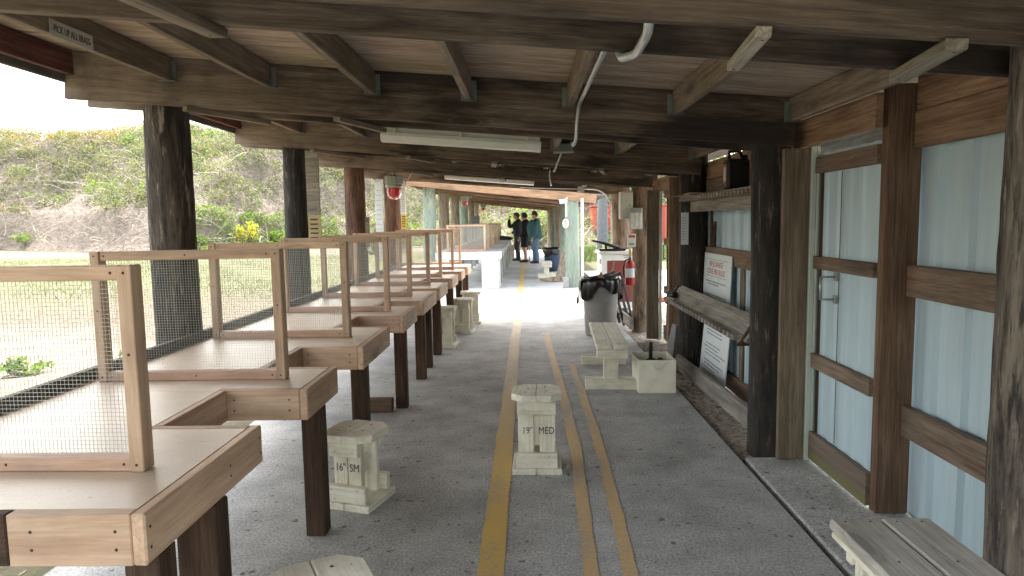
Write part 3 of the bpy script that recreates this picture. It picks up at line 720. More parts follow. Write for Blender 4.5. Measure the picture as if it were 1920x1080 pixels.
# ------------------------------------------------------------------ plank benches on the right
def plank_bench(name, label, loc, rz, L, wd, h, near=False):
    r = thing(name, label, 'bench', loc, rz, 'cream plank benches on the right')
    t = .04
    for sx in (-1, 1):
        board('seat_plank', 'cream_paint_X' if not near else 'grey_bench_wood', r, (sx * wd / 4, -L / 2, h - t / 2), (sx * wd / 4, L / 2, h - t / 2), wd / 2 - .004, t, (0, 0, 1), .007, [(.93, .4), (.93, -.4), (-.93, .4), (-.93, -.4)])
    for sy in (-1, 1):
        ye = sy * (L / 2 - .045)
        MB().box((0, ye, h - t - .046), (wd - .02, .038, .09)).build('end_cleat', 'cream_paint_X', r)
        yp = sy * (L / 2 - .13)
        MB().box((-.005, yp - .02 * sy, (h - t) / 2), (.13, .075, h - t - .002)).build('leg', 'cream_paint_Z', r)
        for q in (-1, 1):
            MB().box((0, yp - .02 * sy + q * .058, .045), (.47, .036, .088)).build('foot', 'cream_paint_X', r)
    MB().box((0, 0, h - t - .05), (.036, L - .4, .09)).build('stretcher', 'cream_paint_Y', r)
    return r
plank_bench('plank_bench', 'cream plank bench on sledge feet beside the cream box', (.765, 6.60, 0), math.radians(-2.5), 1.36, .29, .42)
r = thing('plank_bench', 'grey topped plank bench cut off at the bottom right corner', 'bench', (1.25, 1.75, 0), 0, 'cream plank benches on the right')
for sx in (-1, 1): board('seat_plank', 'bench_top_wood', r, (sx * .0905, -.64, .41), (sx * .0905, .64, .41), .175, .04, (0, 0, 1), .008, [(.95, .5), (.95, -.5), (.5, .1)])
for sy in (-1, 1):
    MB().box((0, sy * .545, .35), (.30, .038, .078)).build('end_cleat', 'cream_paint_X', r)
    for sx in (-1, 1): MB().box((sx * .118, sy * .50, .194), (.038, .05, .388)).build('leg', 'cream_paint_Z', r)
MB().box((-.168, 0, .378), (.016, 1.24, .022)).build('edge_strip', 'cream_paint_Y', r)
plank_bench('plank_bench', 'small grey bench in front of the blue bin in the far shelter', (.51, 18.4, 0), 0, .8, .28, .42)

# ------------------------------------------------------------------ cream box and its contents
r = thing('storage_box', 'open cream plywood box with rope holes next to the plank bench', 'box', (1.118, 6.06, 0), math.radians(-1))
hw, hd, hh, t = .163, .20, .292, .018
MB().b2((-hw, -hd, .0), (hw, -hd + t, hh)).build('front_panel', 'cream_board', r)
MB().b2((-hw, hd - t, .0), (hw, hd, hh)).build('back_panel', 'cream_board', r)
for sx in (-1, 1): MB().b2((sx * hw, -hd + t + .001, 0), (sx * (hw - t), hd - t - .001, hh - .002)).build('side_panel', 'cream_board', r)
MB().b2((-hw + t + .001, -hd + t + .001, .004), (hw - t - .001, hd - t - .001, .02)).build('bottom_panel', 'leg_wood', r)
MB().tube([(-.03, -hd - .001, .26), (-.025, -hd - .012, .235), (.0, -hd - .014, .215), (.035, -hd - .013, .225), (.05, -hd - .012, .25), (.08, -hd - .001, .263)], .0035, 6).build('rope_handle', 'off_white', r)
mb = MB().tube([(1.10, 6.10, .022), (1.10, 6.10, .36), (1.105, 6.12, .40)], .017, 10).tube([(1.03, 6.08, .20), (1.10, 6.10, .245), (1.17, 6.13, .21)], .03, 8).tube([(1.03, 6.15, .08), (1.12, 6.0, .19), (1.19, 6.1, .24)], .035, 8)
tag(mb.build('clamp_stand', 'black_plastic'), 'black metal upright with knobs standing in the cream box', 'stand')
prof = [(0, .0), (.26, .0), (.26, .30), (.235, .34), (.21, .42), (.17, .46), (.0, .46)]
mb = MB(); R = Matrix(((0, 0, 1), (1, 0, 0), (0, 1, 0)))
mb.prism([(y, z) for y, z in prof], 0, .018, M=Matrix.Rotation(math.radians(6), 3, 'Y') @ R)
tag(mb.build('leaning_panel', 'slate', loc=(1.44, 6.84, -.02)), 'dark slate coloured panel with a curved top leaning behind the cream box', 'panel')

# ------------------------------------------------------------------ timber block, litter
tag(board('timber_block', 'block_wood', None, (-1.40, 5.36, .055), (-1.10, 5.37, .055), .10, .105, (0, 0, 1), .006), 'short brown timber block lying on the floor under the third bench', 'timber block')
mb = MB(); rg = random.Random(3)
for _ in range(420):
    x = rg.uniform(1.34, 1.74); y = rg.uniform(4.3, 9.0); L = rg.uniform(.01, .05); a = rg.uniform(0, 3.14)
    mb.box((x, y, -.012 + rg.uniform(-.004, .012)), (L, L * .35, .003), a, bev=0)
for _ in range(260):
    x = rg.uniform(-3.3, -1.96); y = rg.uniform(1.2, 4.0); L = rg.uniform(.02, .07); a = rg.uniform(0, 3.14)
    mb.box((x, y, -.045 + rg.uniform(0, .02)), (L, L * .3, .004), a, bev=0)
for _ in range(70):
    x = rg.uniform(-1.6, 1.25); y = rg.uniform(1.9, 12); L = rg.uniform(.008, .022); a = rg.uniform(0, 3.14)
    mb.box((x, y, .003), (L, L * .5, .003), a, bev=0)
kind(mb.build('litter', 'chip_wood'), 'stuff')

# ------------------------------------------------------------------ trash bin
def bin_bag(mb, n, r_top, z_top, drop, seed, tail=None):
    rg = random.Random(seed); vs = []; rows = 9
    ph = [rg.uniform(0, 6.28) for _ in range(6)]
    for i in range(rows):
        t = i / (rows - 1)
        for j in range(n):
            a = 2 * math.pi * j / n
            fold = .011 * math.sin(9 * a + ph[0]) + .008 * math.sin(17 * a + ph[1] + 2 * t) + .006 * math.sin(5 * a + ph[2])
            dr = drop * (1 + .35 * math.sin(2 * a + ph[3]) + .22 * math.sin(5 * a + ph[4]))
            if i < 3:
                rr = (r_top - .10 + .052 * i) + fold * .4; z = z_top - .10 + .058 * i + .012 * math.sin(4 * a + ph[5])
            else:
                u = (i - 2) / (rows - 3); rr = r_top + .016 + fold * (.4 + u) + .014 * math.sin(math.pi * u); z = z_top + .012 * math.sin(4 * a + ph[5]) - dr * u
            vs.append((rr * math.cos(a), rr * math.sin(a), z))
    mb.add(vs, [(i * n + j, i * n + (j + 1) % n, (i + 1) * n + (j + 1) % n, (i + 1) * n + j) for i in range(rows - 1) for j in range(n)], 0, True)
r = thing('trash_bin', 'grey round trash can lined with a black bag, beside the sunlit floor', 'trash bin', (.955, 8.98, 0))
MB().lathe([(0, .0), (.19, .0), (.20, .02), (.222, .40), (.238, .70), (.25, .71), (.25, .74), (.232, .74), (.21, .4), (.18, .03), (0, .03)], n=40).build('can', 'bin_grey', r)
mb = MB(); bin_bag(mb, 110, .248, .75, .20, 4); mb.build('bag', 'black_bag', r)
mb = MB(); rows = 9; vs = []
for i in range(rows):
    t = i / (rows - 1)
    for j in range(5):
        q = (j - 2) / 2; vs.append((-.255 - .05 * t - .016 * abs(q) + .012 * math.sin(6 * t + j), -.09 + q * (.055 - .03 * t) - .03 * t, .73 - .30 * t))
mb.add(vs, [(i * 5 + j, i * 5 + j + 1, i * 5 + 6 + j, i * 5 + 5 + j) for i in range(rows - 1) for j in range(4)], 0, True)
mb.build('bag_tail', 'black_bag', r)
mb = MB().prism([(-.11, 0), (.10, 0), (.03, .10), (-.0, .17), (-.05, .08)], -.008, .008, M=Matrix(((1, 0, 0), (0, .3, 1), (0, 1, 0))))
tag(mb.build('cardboard_scrap', 'cardboard', loc=(.97, 8.98, .67)), 'torn brown cardboard scrap poking out of the black bag', 'cardboard')

# ------------------------------------------------------------------ things on the right-hand posts and wall
def post_face(x, y): return x, y
r = thing('fire_extinguisher', 'red fire extinguisher with white label on the brown log post', 'fire extinguisher', (1.345, 8.99, .655))
MB().lathe([(0, 0), (.052, 0), (.060, .012), (.060, .27), (.05, .305), (.022, .325), (.022, .34), (0, .34)], n=24).build('cylinder', 'red_paint', r)
MB().lathe([(.0608, .10), (.0608, .22)], n=24).build('label_band', 'sign_white', r)
MB().box((0, 0, .355), (.034, .03, .04), bev=.004).box((-.035, 0, .385), (.11, .018, .012), bev=.003).box((-.03, 0, .362), (.09, .016, .009), bev=.003).build('valve', 'galvanised', r)
MB().tube([(.01, -.02, .35), (-.06, -.03, .33), (-.088, -.02, .24), (-.08, -.01, .10)], .009, 8).build('hose', 'black_plastic', r)
MB().box((.068, 0, .2), (.016, .05, .03), bev=.002).build('bracket', 'galvanised', r)

r = thing('breaker_box', 'tall grey-cream breaker box on the left side of the brown log post', 'breaker box', (1.33, 9.22, 1.52))
MB().b2((-.09, -.1, 0), (.075, .1, .36), bev=.008).build('case', 'off_white', r)
MB().b2((-.075, -.106, .02), (.06, -.1015, .34), bev=.003).build('door', 'fixture_white', r)
MB().box((.03, -.112, .18), (.014, .012, .04), bev=.003).build('latch', 'galvanised', r)
r = thing('meter_box', 'small grey switch box with a crumpled off-white cover on the post', 'switch box', (1.435, 9.09, 1.385))
MB().b2((-.085, -.03, -.005), (.085, .03, .28), bev=.006).build('case', 'galvanised', r)
mb = MB(); vs = []
for i in range(8):
    for j in range(8):
        vs.append((-.078 + j * .0215, -.036 - .006 * (math.sin(i * 1.9 + j) + math.sin(j * 2.3)) - .01, .005 + i * .03 + .004 * math.sin(j * 2)))
mb.add(vs, [(i * 8 + j, i * 8 + j + 1, i * 8 + j + 9, i * 8 + j + 8) for i in range(7) for j in range(7)], 0, True); mb.build('cover_sheet', 'off_white', r)
r = thing('notice_box', 'white box with a red line of print below the switch box', 'notice box', (1.385, 9.1, 1.15))
MB().b2((-.055, -.035, 0), (.05, .02, .175), bev=.004).build('case', 'off_white', r)
MB().b2((-.045, -.0365, .125), (.04, -.0352, .155), bev=0).build('lettering', 'red_ink', r)
MB().b2((-.04, -.0365, .03), (.03, -.0352, .05), bev=0).build('lettering', 'grey_ink', r)
tag(MB().b2((1.345, 9.07, .99), (1.375, 9.10, 1.12), bev=.004).build('yellow_tag', 'yellow_sign'), 'small yellow-green tag hanging above the fire extinguisher', 'tag')
r = thing('paper_notice', 'tall white paper notice stapled to the dark log post', 'paper notice', (1.525, 6.67, 1.26))
MB().b2((-.035, -.0, 0), (.038, .0015, .31), bev=0).build('sheet', 'sign_white', r)
mb = MB()
for i in range(9): mb.b2((-.028, -.0012, .05 + i * .026), (-.028 + random.uniform(.03, .055), -.0004, .054 + i * .026), bev=0)
mb.build('lettering', 'grey_ink', r)

# notice boards standing against the wall
def sign_frame(y0, y1, z0, z1, x0, lean):
    a = Vector((x0, y1, z0)); rt = Vector((0, y0 - y1, 0)).normalized(); up = Vector((lean, 0, z1 - z0)).normalized()
    return face_m(a, rt, up), y1 - y0, math.hypot(lean, z1 - z0)
def words(mb, x, y, wdt, h, rg, z=.0042):
    e = x + wdt
    while x < e - .01:
        L = min(rg.uniform(.018, .07), e - x); mb.b2((x, y, z), (x + L, y + h, z + .0008), bev=0); x += L + .014
r = thing('rules_board', 'white board headed RIFLE RANGE CEASE FIRE RULES behind the notched lower rack', 'notice board', (0, 0, 0))
M, W, H = sign_frame(5.80, 6.68, .70, 1.185, 1.712, .018)
rg = random.Random(2)
MB().b2((0, 0, -.006), (W, H, .004), bev=.001).build('panel', 'sign_white', r, M=M)
text('lettering', 'RIFLE RANGE', .072, M @ Matrix.Translation((W * .47, H * .80, .0045)), 'red_ink', r, sx=1.05)
text('lettering', 'CEASE FIRE RULES', .072, M @ Matrix.Translation((W * .47, H * .655, .0045)), 'red_ink', r, sx=1.0)
mb = MB(); mb.b2((.09, H * .885, .0042), (W - .11, H * .893, .005), bev=0).b2((.09, H * .565, .0042), (W - .11, H * .573, .005), bev=0)
for yy in (.45, .40): words(mb, .10 if yy > .42 else .16, H * yy, W * .72 if yy > .42 else W * .4, .012, rg)
for yy in (.2, .15, .1, .05): words(mb, .10, H * yy, W * (.78 if yy > .1 else .55), .012, rg)
mb.build('lettering', 'grey_ink', r, M=M)
r = thing('rules_board', 'white printed board with a yellow mark standing on the ground below the lower rack', 'notice board', (0, 0, 0))
M, W, H = sign_frame(5.74, 6.57, -.01, .60, 1.655, .055)
MB().b2((0, 0, -.006), (W, H, .004), bev=.001).build('panel', 'sign_white', r, M=M)
mb = MB().b2((.30, H * .90, .0042), (.52, H * .96, .005), bev=0); mb.build('yellow_mark', 'yellow_sign', r, M=M)
mb = MB()
for q in range(15):
    if q in (3, 4, 9): continue
    words(mb, .08 + (.06 if q % 3 else 0), H * (.84 - q * .052), W * rg.uniform(.5, .78), .011, rg)
mb.build('lettering', 'grey_ink', r, M=M)

# lower notched rack
r = thing('gun_rack', 'lower notched timber rack tilted between the two dark log posts', 'rack', (0, 0, 0), 0, 'notched timber racks')
board('back_board', 'grey_board_wood', r, (1.475, 4.42, .775), (1.475, 6.86, .775), .19, .022, (-1, 0, .75), .003)
mb = MB(); L = 2.36
mb.box((0, -.035, 0), (L, .05, .04), bev=.002)
n = 24
for i in range(n):
    mb.box((-L / 2 + (i + .5) * L / n, .012, .0), (L / n * .55, .046, .038), bev=.002)
mb.build('notched_bar', 'grey_board_wood', r, M=Matrix.Translation((1.40, 5.70, .715)) @ Matrix.Rotation(math.pi / 2, 4, 'Z') @ Matrix.Rotation(math.pi, 4, 'X') @ Matrix.Rotation(math.pi, 4, 'X'))
for y in (4.47, 6.8): MB().prism([(1.36, .67), (1.46, .67), (1.54, .86), (1.50, .87), (1.40, .70)], 0, .03, M=Matrix(((1, 0, 0), (0, 0, 1), (0, 1, 0)))).build('bracket', 'leg_wood', r, loc=(0, y, 0))
r = thing('brush', 'black bristle brush with a pale wooden back on the far end of the lower rack', 'brush', (1.405, 6.62, .737), math.radians(15))
MB().box((0, 0, .009), (.07, .17, .018), bev=.006).build('back', 'cleat_wood', r)
MB().box((0, .01, .045), (.06, .13, .052), bev=.014).build('bristles', 'black_plastic', r)
# upper notched rack
r = thing('gun_rack', 'upper notched timber rack below the black jug', 'rack', (0, 0, 0), 0, 'notched timber racks')
board('back_board', 'old_board_wood', r, (1.60, 4.46, 1.625), (1.60, 6.70, 1.625), .10, .03, (-1, 0, 0), .003)
mb = MB(); L = 2.3
mb.box((0, .02, 0), (L, .075, .032), bev=.002)
n = 26
for i in range(n): mb.box((-L / 2 + (i + .5) * L / n, -.035, .0), (L / n * .52, .036, .030), bev=.002)
mb.build('notched_bar', 'purlin_wood', r, M=Matrix.Translation((1.545, 5.65, 1.692)) @ Matrix.Rotation(-math.pi / 2, 4, 'Z'))
MB().box((1.575, 5.65, 1.716), (.14, 2.3, .014), bev=.002).build('shelf', 'old_board_wood', r)
for i, (y, a) in enumerate(((6.62, 12), (6.35, -7))):
    tag(MB().box((1.545, y, 1.729 + .0085 * i), (.17, .42, .008), math.radians(a), bev=.001).build('flat_scrap', 'cardboard' if i else 'purlin_wood'), ['thin wooden scrap overhanging the far end of the upper rack', 'flat brown cardboard lying on the upper rack'][i], 'scrap')
r = thing('plastic_jug', 'black plastic jug with a red bordered label on the upper rack', 'jug', (1.60, 5.30, 1.726))
MB().b2((-.085, -.065, 0), (.085, .065, .23), bev=.018).tube([(-.055, 0, .225), (-.055, 0, .285), (.02, 0, .292), (.055, 0, .225)], .014, 10).build('body', 'black_plastic', r)
MB().lathe([(0, 0), (.024, 0), (.024, .03), (0, .03)], (.06, 0, .23), 14).build('cap', 'black_plastic', r)
mb = MB().b2((-.0872, -.04, .05), (-.0858, .04, .19), bev=0); lb = mb.build('label_patch', 'red_paint', r)
MB().b2((-.0884, -.028, .065), (-.0874, .028, .17), bev=0).build('label_patch', 'sign_grey', r)
mb = None
for i, (y, tl, h) in enumerate(((6.50, .02, .40), (6.42, -.01, .34), (6.36, .015, .24))):
    tag(MB().tube([(1.735, y, 1.243), (1.725 + tl, y + tl, 1.243 + h)], .013, 8).build('wooden_stake', 'leg_wood'), ['tallest brown stake standing on the girt by the dark post', 'middle brown stake on the girt by the dark post', 'shortest brown stake on the girt by the dark post'][i], 'stake', 'stakes on the wall girt')

# leaning black frames
def easel(label, M):
    r = thing('target_frame', label, 'frame', (0, 0, 0), 0, 'black frames leaning by the trash can'); r.matrix_world = M
    for x in (-.075, .075): board('leg', 'black_paint', r, (x, 0, 0), (x * .9, 0, .74), .035, .02, (0, 1, 0))
    for z in (.12, .74): board('crossbar', 'black_paint', r, (-.09, .021, z), (.09, .021, z), .04, .018, (0, 1, 0))
easel('black timber frame leaning nearest the fire extinguisher', Matrix.Translation((1.44, 9.75, .02)) @ Matrix.Rotation(math.radians(20), 4, 'Z') @ Matrix.Rotation(math.radians(-15), 4, 'Y'))
easel('black timber frame leaning behind the other black frame', Matrix.Translation((1.42, 10.05, .02)) @ Matrix.Rotation(math.radians(14), 4, 'Z') @ Matrix.Rotation(math.radians(-17), 4, 'Y'))
mb = MB().tube([(1.18, 10.6, 0), (1.30, 10.3, .9)], .016, 8); tag(mb.build('broom_handle', 'header_wood'), 'tan wooden pole leaning behind the black frames', 'pole')

# counter cabinet with rest
r = thing('counter_cabinet', 'white framed counter cabinet with a dark red panel by the far brown post', 'cabinet', (1.53, 11.12, .09))
MB().b2((-.36, -.30, .02), (.36, .35, .88), bev=.006).build('carcass', 'white_paint', r)
MB().b2((-.27, -.306, .12), (.27, -.3005, .78), bev=.003).build('panel', 'cabinet_red', r)
MB().b2((-.40, -.35, .882), (.40, .38, .925), bev=.006).build('counter_top', 'off_white', r)
MB().b2((-.378, -.2, .72), (-.362, -.14, .80), bev=.003).build('hasp', 'galvanised', r)
r = thing('shooting_rest', 'black shooting rest lying on the white counter cabinet', 'rest', (1.36, 10.98, 1.018))
MB().box((.0, 0, .02), (.42, .14, .035), bev=.008).build('base', 'black_plastic', r)
MB().tube([(-.32, 0, .17), (-.12, 0, .12), (.12, 0, .04)], [.016, .022, .03], 8).build('arm', 'black_plastic', r)
MB().tube([(-.1, 0, .03), (-.1, 0, .12)], .018, 8).build('stem', 'black_plastic', r)

# ------------------------------------------------------------------ lamps, beacons, conduit
def fixture(label, x0, x1, y, z, dz):
    r = thing('strip_light', label, 'strip light', ((x0 + x1) / 2, y, z), 0, 'long ceiling strip lights'); r.rotation_euler = (0, math.atan2(-dz, x1 - x0), 0)
    L = (x1 - x0); h = L / 2
    MB().b2((-h, -.06, .045), (h, .06, .125), bev=.006).build('housing', 'fixture_cream', r)
    vs = []; prof = [(-.075, .045), (-.082, .02), (-.06, -.018), (0, -.026), (.06, -.018), (.082, .02), (.075, .045)]
    n = len(prof); vs = [(x, y_, z_) for x in (-h - .01, h + .01) for y_, z_ in prof]
    MB().add(vs, [(i, i + 1, n + i + 1, n + i) for i in range(n - 1)] + [tuple(range(n - 1, -1, -1)), tuple(range(n, 2 * n)), (0, n, 2 * n - 1, n - 1)]).build('diffuser', 'fixture_white', r)
    for q in (-.42, 0, .42): MB().box((q * L, -.073, .06), (.022, .018, .045), bev=.003).build('clip', 'fixture_cream', r)
    for q in (-.4, .4): MB().tube([(q * L, 0, .125), (q * L, 0, .20)], .008, 6).build('hanger_rod', 'galvanised', r)
fixture('long white strip light hanging behind the big beam', -1.05, .10, 5.10, 2.085, -.095)
fixture('far white strip light under the third roof bay', -1.16, .10, 9.9, 2.10, -.11)
def beacon(label, x, y, zt, s=1.0):
    r = thing('beacon_lamp', label, 'beacon', (x, y, zt), 0, 'red warning beacons')
    n = 28; mb = MB(); vs = []
    for z, rr in ((0, .088), (-.012, .112), (-.10, .112), (-.115, .10)):
        for j in range(n * 2):
            a = math.pi * j / n; k = 1 + (.035 if j % 4 < 2 else -.02); vs.append((rr * k * math.cos(a) * s, rr * k * math.sin(a) * s, z * s))
    m = n * 2
    mb.add(vs, [(i * m + (j + 1) % m, i * m + j, (i + 1) * m + j, (i + 1) * m + (j + 1) % m) for i in range(3) for j in range(m)] + [tuple(range(m))])
    mb.build('cap', 'cap_green', r)
    MB().lathe([(.10 * s, -.115 * s), (.108 * s, -.12 * s), (.108 * s, -.145 * s), (.094 * s, -.15 * s), (0, -.15 * s)], n=28).build('collar', 'galvanised', r)
    MB().lathe([(.093 * s, -.15 * s), (.093 * s, -.21 * s), (.085 * s, -.245 * s), (.062 * s, -.275 * s), (.03 * s, -.29 * s), (0, -.293 * s)], n=28).build('dome', 'red_glass', r)
    MB().tube([(0, 0, 0), (0, 0, .05)], .025, 10).build('stem', 'galvanised', r)
    MB().tube([(.1 * s, 0, -.03), (.17 * s, 0, -.06), (.2 * s, .0, .0), (.24 * s, 0, .05)], .006, 6).build('cable', 'off_white', r)
beacon('large red beacon with grooved grey-green cap, nearest of the beacons', -1.82, 9.46, 2.165, 1.12)
beacon('middle red beacon under the far shelter roof', -1.70, 18.85, 2.235)
beacon('smallest red beacon, deepest in the far shelter', -1.76, 27.85, 2.235)
def cond(label, pts, r=.011, name='conduit'):
    # round the corners a little
    P = [Vector(p) for p in pts]; out = [P[0]]
    for i in range(1, len(P) - 1):
        a = (P[i - 1] - P[i]); b = (P[i + 1] - P[i]); d = min(.05, a.length * .45, b.length * .45)
        p0 = P[i] + a.normalized() * d; p2 = P[i] + b.normalized() * d
        for t in (0, .25, .5, .75, 1): out.append(p0 * (1 - t) ** 2 + P[i] * 2 * t * (1 - t) + p2 * t * t)
    out.append(P[-1]); return tag(MB().tube(out, r, 10).build(name, 'conduit_metal'), label, 'conduit', 'metal conduit under the roof')
cond('thick grey conduit bend hanging under the nearest beam', [(.315, 1.60, 2.24), (.32, 1.80, 2.18), (.335, 1.875, 2.14), (.34, 1.93, 2.02), (.345, 2.18, 2.02), (.31, 2.255, 2.025), (.305, 2.27, 2.05)], .014)
cond('grey conduit running down a purlin and hooking under the big double beam', [(.31, 2.28, 2.16), (.31, 3.9, 2.175), (.312, 4.09, 2.17), (.305, 4.165, 2.08), (.302, 4.165, 1.99), (.29, 4.24, 1.965), (.285, 4.30, 1.99)])
cond('grey conduit dropping from the junction box past the second double beam', [(.335, 6.50, 2.15), (.325, 6.58, 2.12), (.285, 6.61, 2.02), (.27, 6.625, 1.985), (.268, 6.70, 1.99)], .010)
cond('short grey conduit drop on the third double beam', [(.31, 8.98, 2.17), (.30, 9.03, 2.10), (.32, 9.05, 1.99), (.325, 9.09, 1.975)], .009)
r = thing('junction_box', 'grey junction box under the roof above the second conduit drop', 'junction box', (.35, 6.46, 2.15))
MB().b2((-.09, -.05, .0), (.09, .05, .07), bev=.004).build('case', 'hanger_metal', r)
MB().b2((-.095, -.055, -.012), (.095, .055, -.001), bev=.002).build('cover', 'galvanised', r)
r = thing('junction_box', 'small grey junction box where the curved conduit starts, on the fourth beam', 'junction box', (.90, 11.46, 1.985))
MB().b2((-.055, -.035, .0), (.055, .035, .09), bev=.004).build('case', 'hanger_metal', r)
MB().b2((-.058, -.042, .004), (.058, -.0365, .086), bev=.002).build('cover', 'galvanised', r)
pts = [(.96, 11.44, 2.03), (1.08, 11.44, 2.025)] + [(1.08 + .32 * math.sin(a), 11.44, 1.70 + .325 * math.cos(a)) for a in np.linspace(.15, 1.57, 9)] + [(1.405, 11.44, 1.3), (1.41, 11.44, .95)]
tag(MB().tube(pts, .014, 8).build('conduit', 'conduit_metal'), 'white curved conduit bending down beside the far brown post', 'conduit', 'metal conduit under the roof')
pts = [(-.10, 11.45, 2.075), (.3, 11.45, 2.05), (.84, 11.45, 2.03)]
tag(MB().tube(pts, .007, 6).build('cable', 'off_white'), 'thin pale cable clipped along the fourth beam', 'cable')

# ------------------------------------------------------------------ signs on the left
r = thing('brass_sign', 'small pale sign reading PICK UP ALL BRASS on a purlin at upper left', 'sign', (-2.134, 3.275, 2.418))
MB().b2((0, -.155, -.038), (.003, .155, .036), bev=.0005).build('panel', 'sign_grey', r)
text('lettering', '-PICK UP ALL BRASS-', .047, face_m((.0036, 0, -.002), (0, 1, 0), (0, 0, 1)), 'ink', r, sx=.64)
def marker(label, x, y, z0, z1, wd, m, yel=None, ruled=False, name='marker_board'):
    r = thing(name, label, 'sign board', (x, y, z0), 0, 'upright boards on the left posts')
    MB().b2((-wd / 2, -.01, 0), (wd / 2, .01, z1 - z0), bev=.002).build('plank', m, r)
    mb = MB()
    k = 14 if ruled else 5
    for i in range(k): mb.b2((-wd * .4, -.0112, (z1 - z0) * (.08 + .86 * i / k)), (wd * .3, -.0103, (z1 - z0) * (.08 + .86 * i / k) + .014), bev=0)
    mb.build('lettering', 'sign_grey' if ruled else 'old_board_wood', r)
    if yel:
        MB().b2((-wd * .46, -.008, -yel), (wd * .5, .006, -.004), bev=.001).build('yellow_panel', 'yellow_sign' if ruled else 'old_yellow_sign', r)
        mb = MB()
        for i in range(5): mb.b2((-wd * .32, -.0095, -yel * (.18 + .17 * i)), (wd * .3, -.0085, -yel * (.18 + .17 * i) + .014), bev=0)
        mb.build('lettering', 'ink', r)
marker('tall weathered board with a faded yellow notice beside the second left post', -2.085, 6.69, 1.60, 2.23, .125, 'old_board_wood', .26)
marker('short brown board on the right side of the third left post', -2.115, 9.05, 1.20, 1.60, .055, 'jamb_wood')
marker('white ruled board with a yellow panel on the right of the fourth left post', -2.075, 11.52, 1.66, 2.13, .085, 'white_paint', .24, True)
marker('pale blue-grey board left of the fourth left post', -2.50, 11.6, .9, 2.22, .13, 'sign_white', None, True)
marker('narrow blue-grey sign by the tan log posts of the far shelter', -2.05, 27.5, 1.0, 1.75, .3, 'slate', None, False)

# ------------------------------------------------------------------ far shelter odds and ends
r = thing('security_camera', 'white bullet security camera on the green log post', 'camera', (.86, 15.38, 1.93))
MB().tube([(-.14, -.06, .0), (.03, -.02, .02)], .05, 14).build('body', 'white_paint', r)
MB().tube([(-.148, -.063, .0), (-.138, -.06, .0)], .04, 14).build('lens', 'black_plastic', r)
MB().tube([(.0, .0, .03), (.05, .04, .09)], .016, 8).build('bracket', 'white_paint', r)
r = thing('round_sign', 'round white sign with red print on the green log post', 'sign', (.865, 15.40, 1.45)); r.rotation_euler = (0, 0, math.radians(-52))
MB().tube([(0, 0, 0), (0, .006, 0)], .105, 24).build('disc', 'white_paint', r)
MB().b2((-.06, -.002, .03), (.05, -.0006, .05), bev=0).b2((-.05, -.002, -.01), (.05, -.0006, .006), bev=0).b2((-.045, -.002, -.05), (.04, -.0006, -.036), bev=0).build('lettering', 'red_ink', r)
tag(MB().b2((.865, 15.40, 1.60), (.90, 15.415, 1.90), bev=.002).build('white_plate', 'white_paint'), 'narrow white plate above the round sign', 'plate')
r = thing('downspout', 'white vertical downspout right of the green log post', 'downspout', (1.235, 15.35, .02))
MB().b2((-.03, -.03, .12), (.03, .03, 1.98), bev=.006).build('pipe', 'white_paint', r)
MB().tube([(0, 0, .14), (0, -.03, .05), (0, -.12, .02)], .032, 10).build('elbow', 'white_paint', r)
tag(MB().prism([(0, 0), (.34, 0), (.30, .72), (.22, .80)], 0, .015, M=Matrix.Rotation(math.radians(-12), 3, 'X') @ Matrix(((1, 0, 0), (0, 0, 1), (0, 1, 0)))).build('plywood_scrap', 'tan_log', loc=(.66, 16.9, 0)), 'grey-tan plywood sheet with a slanted edge leaning by the green posts', 'plywood')
tag(MB().b2((.80, 15.28, 0), (.92, 15.43, .24), bev=.01).build('small_box', 'grey_bench_wood'), 'small pale grey box standing at the foot of the green log post', 'box')
r = thing('trash_bin', 'blue trash can with black bag under the far shelter', 'trash bin', (.74, 20.6, 0))
MB().lathe([(0, 0), (.20, 0), (.25, .66), (.26, .68), (.24, .68), (.19, .04), (0, .04)], n=28).build('can', 'bin_blue', r)
mb = MB(); bin_bag(mb, 60, .255, .70, .18, 9); mb.build('bag', 'black_bag', r)
rg = random.Random(5)
for i in range(7):
    a = rg.uniform(-.5, .9); L = rg.uniform(.22, .4); x = .47 + .055 * i; z = .025 + .045 * (i % 3 == 1) + .002 * i
    M3 = Matrix.Rotation(a, 3, 'Z') @ Matrix.Rotation(math.radians(rg.uniform(-5, 12)), 3, 'Y')
    mb = MB(); mb.prism([(-.03, -.025), (.035, -.02), (.0, .035)], -L / 2, L / 2, M=M3 @ Matrix(((0, 0, 1), (1, 0, 0), (0, 1, 0))))
    tag(mb.build('firewood', 'chip_wood' if i % 2 else 'tan_log', loc=(x, 17.0 + rg.uniform(-.12, .12), z)), 'split piece of firewood in the small heap by the green post', 'firewood', 'split firewood heap by the green post')
r = thing('gear_bag', 'dark gear bag lying on the last far bench', 'bag', (-.95, 25.3, .83), math.radians(8))
MB().tube([(-.35, 0, .06), (-.25, 0, .075), (.1, 0, .08), (.35, 0, .06), (.42, 0, .05)], [.04, .07, .075, .06, .02], 12).build('body', 'dark_trouser', r)
MB().tube([(-.1, -.05, .12), (-.05, -.08, .17), (.05, -.08, .17), (.1, -.05, .12)], .012, 8).build('strap', 'black_cloth', r)

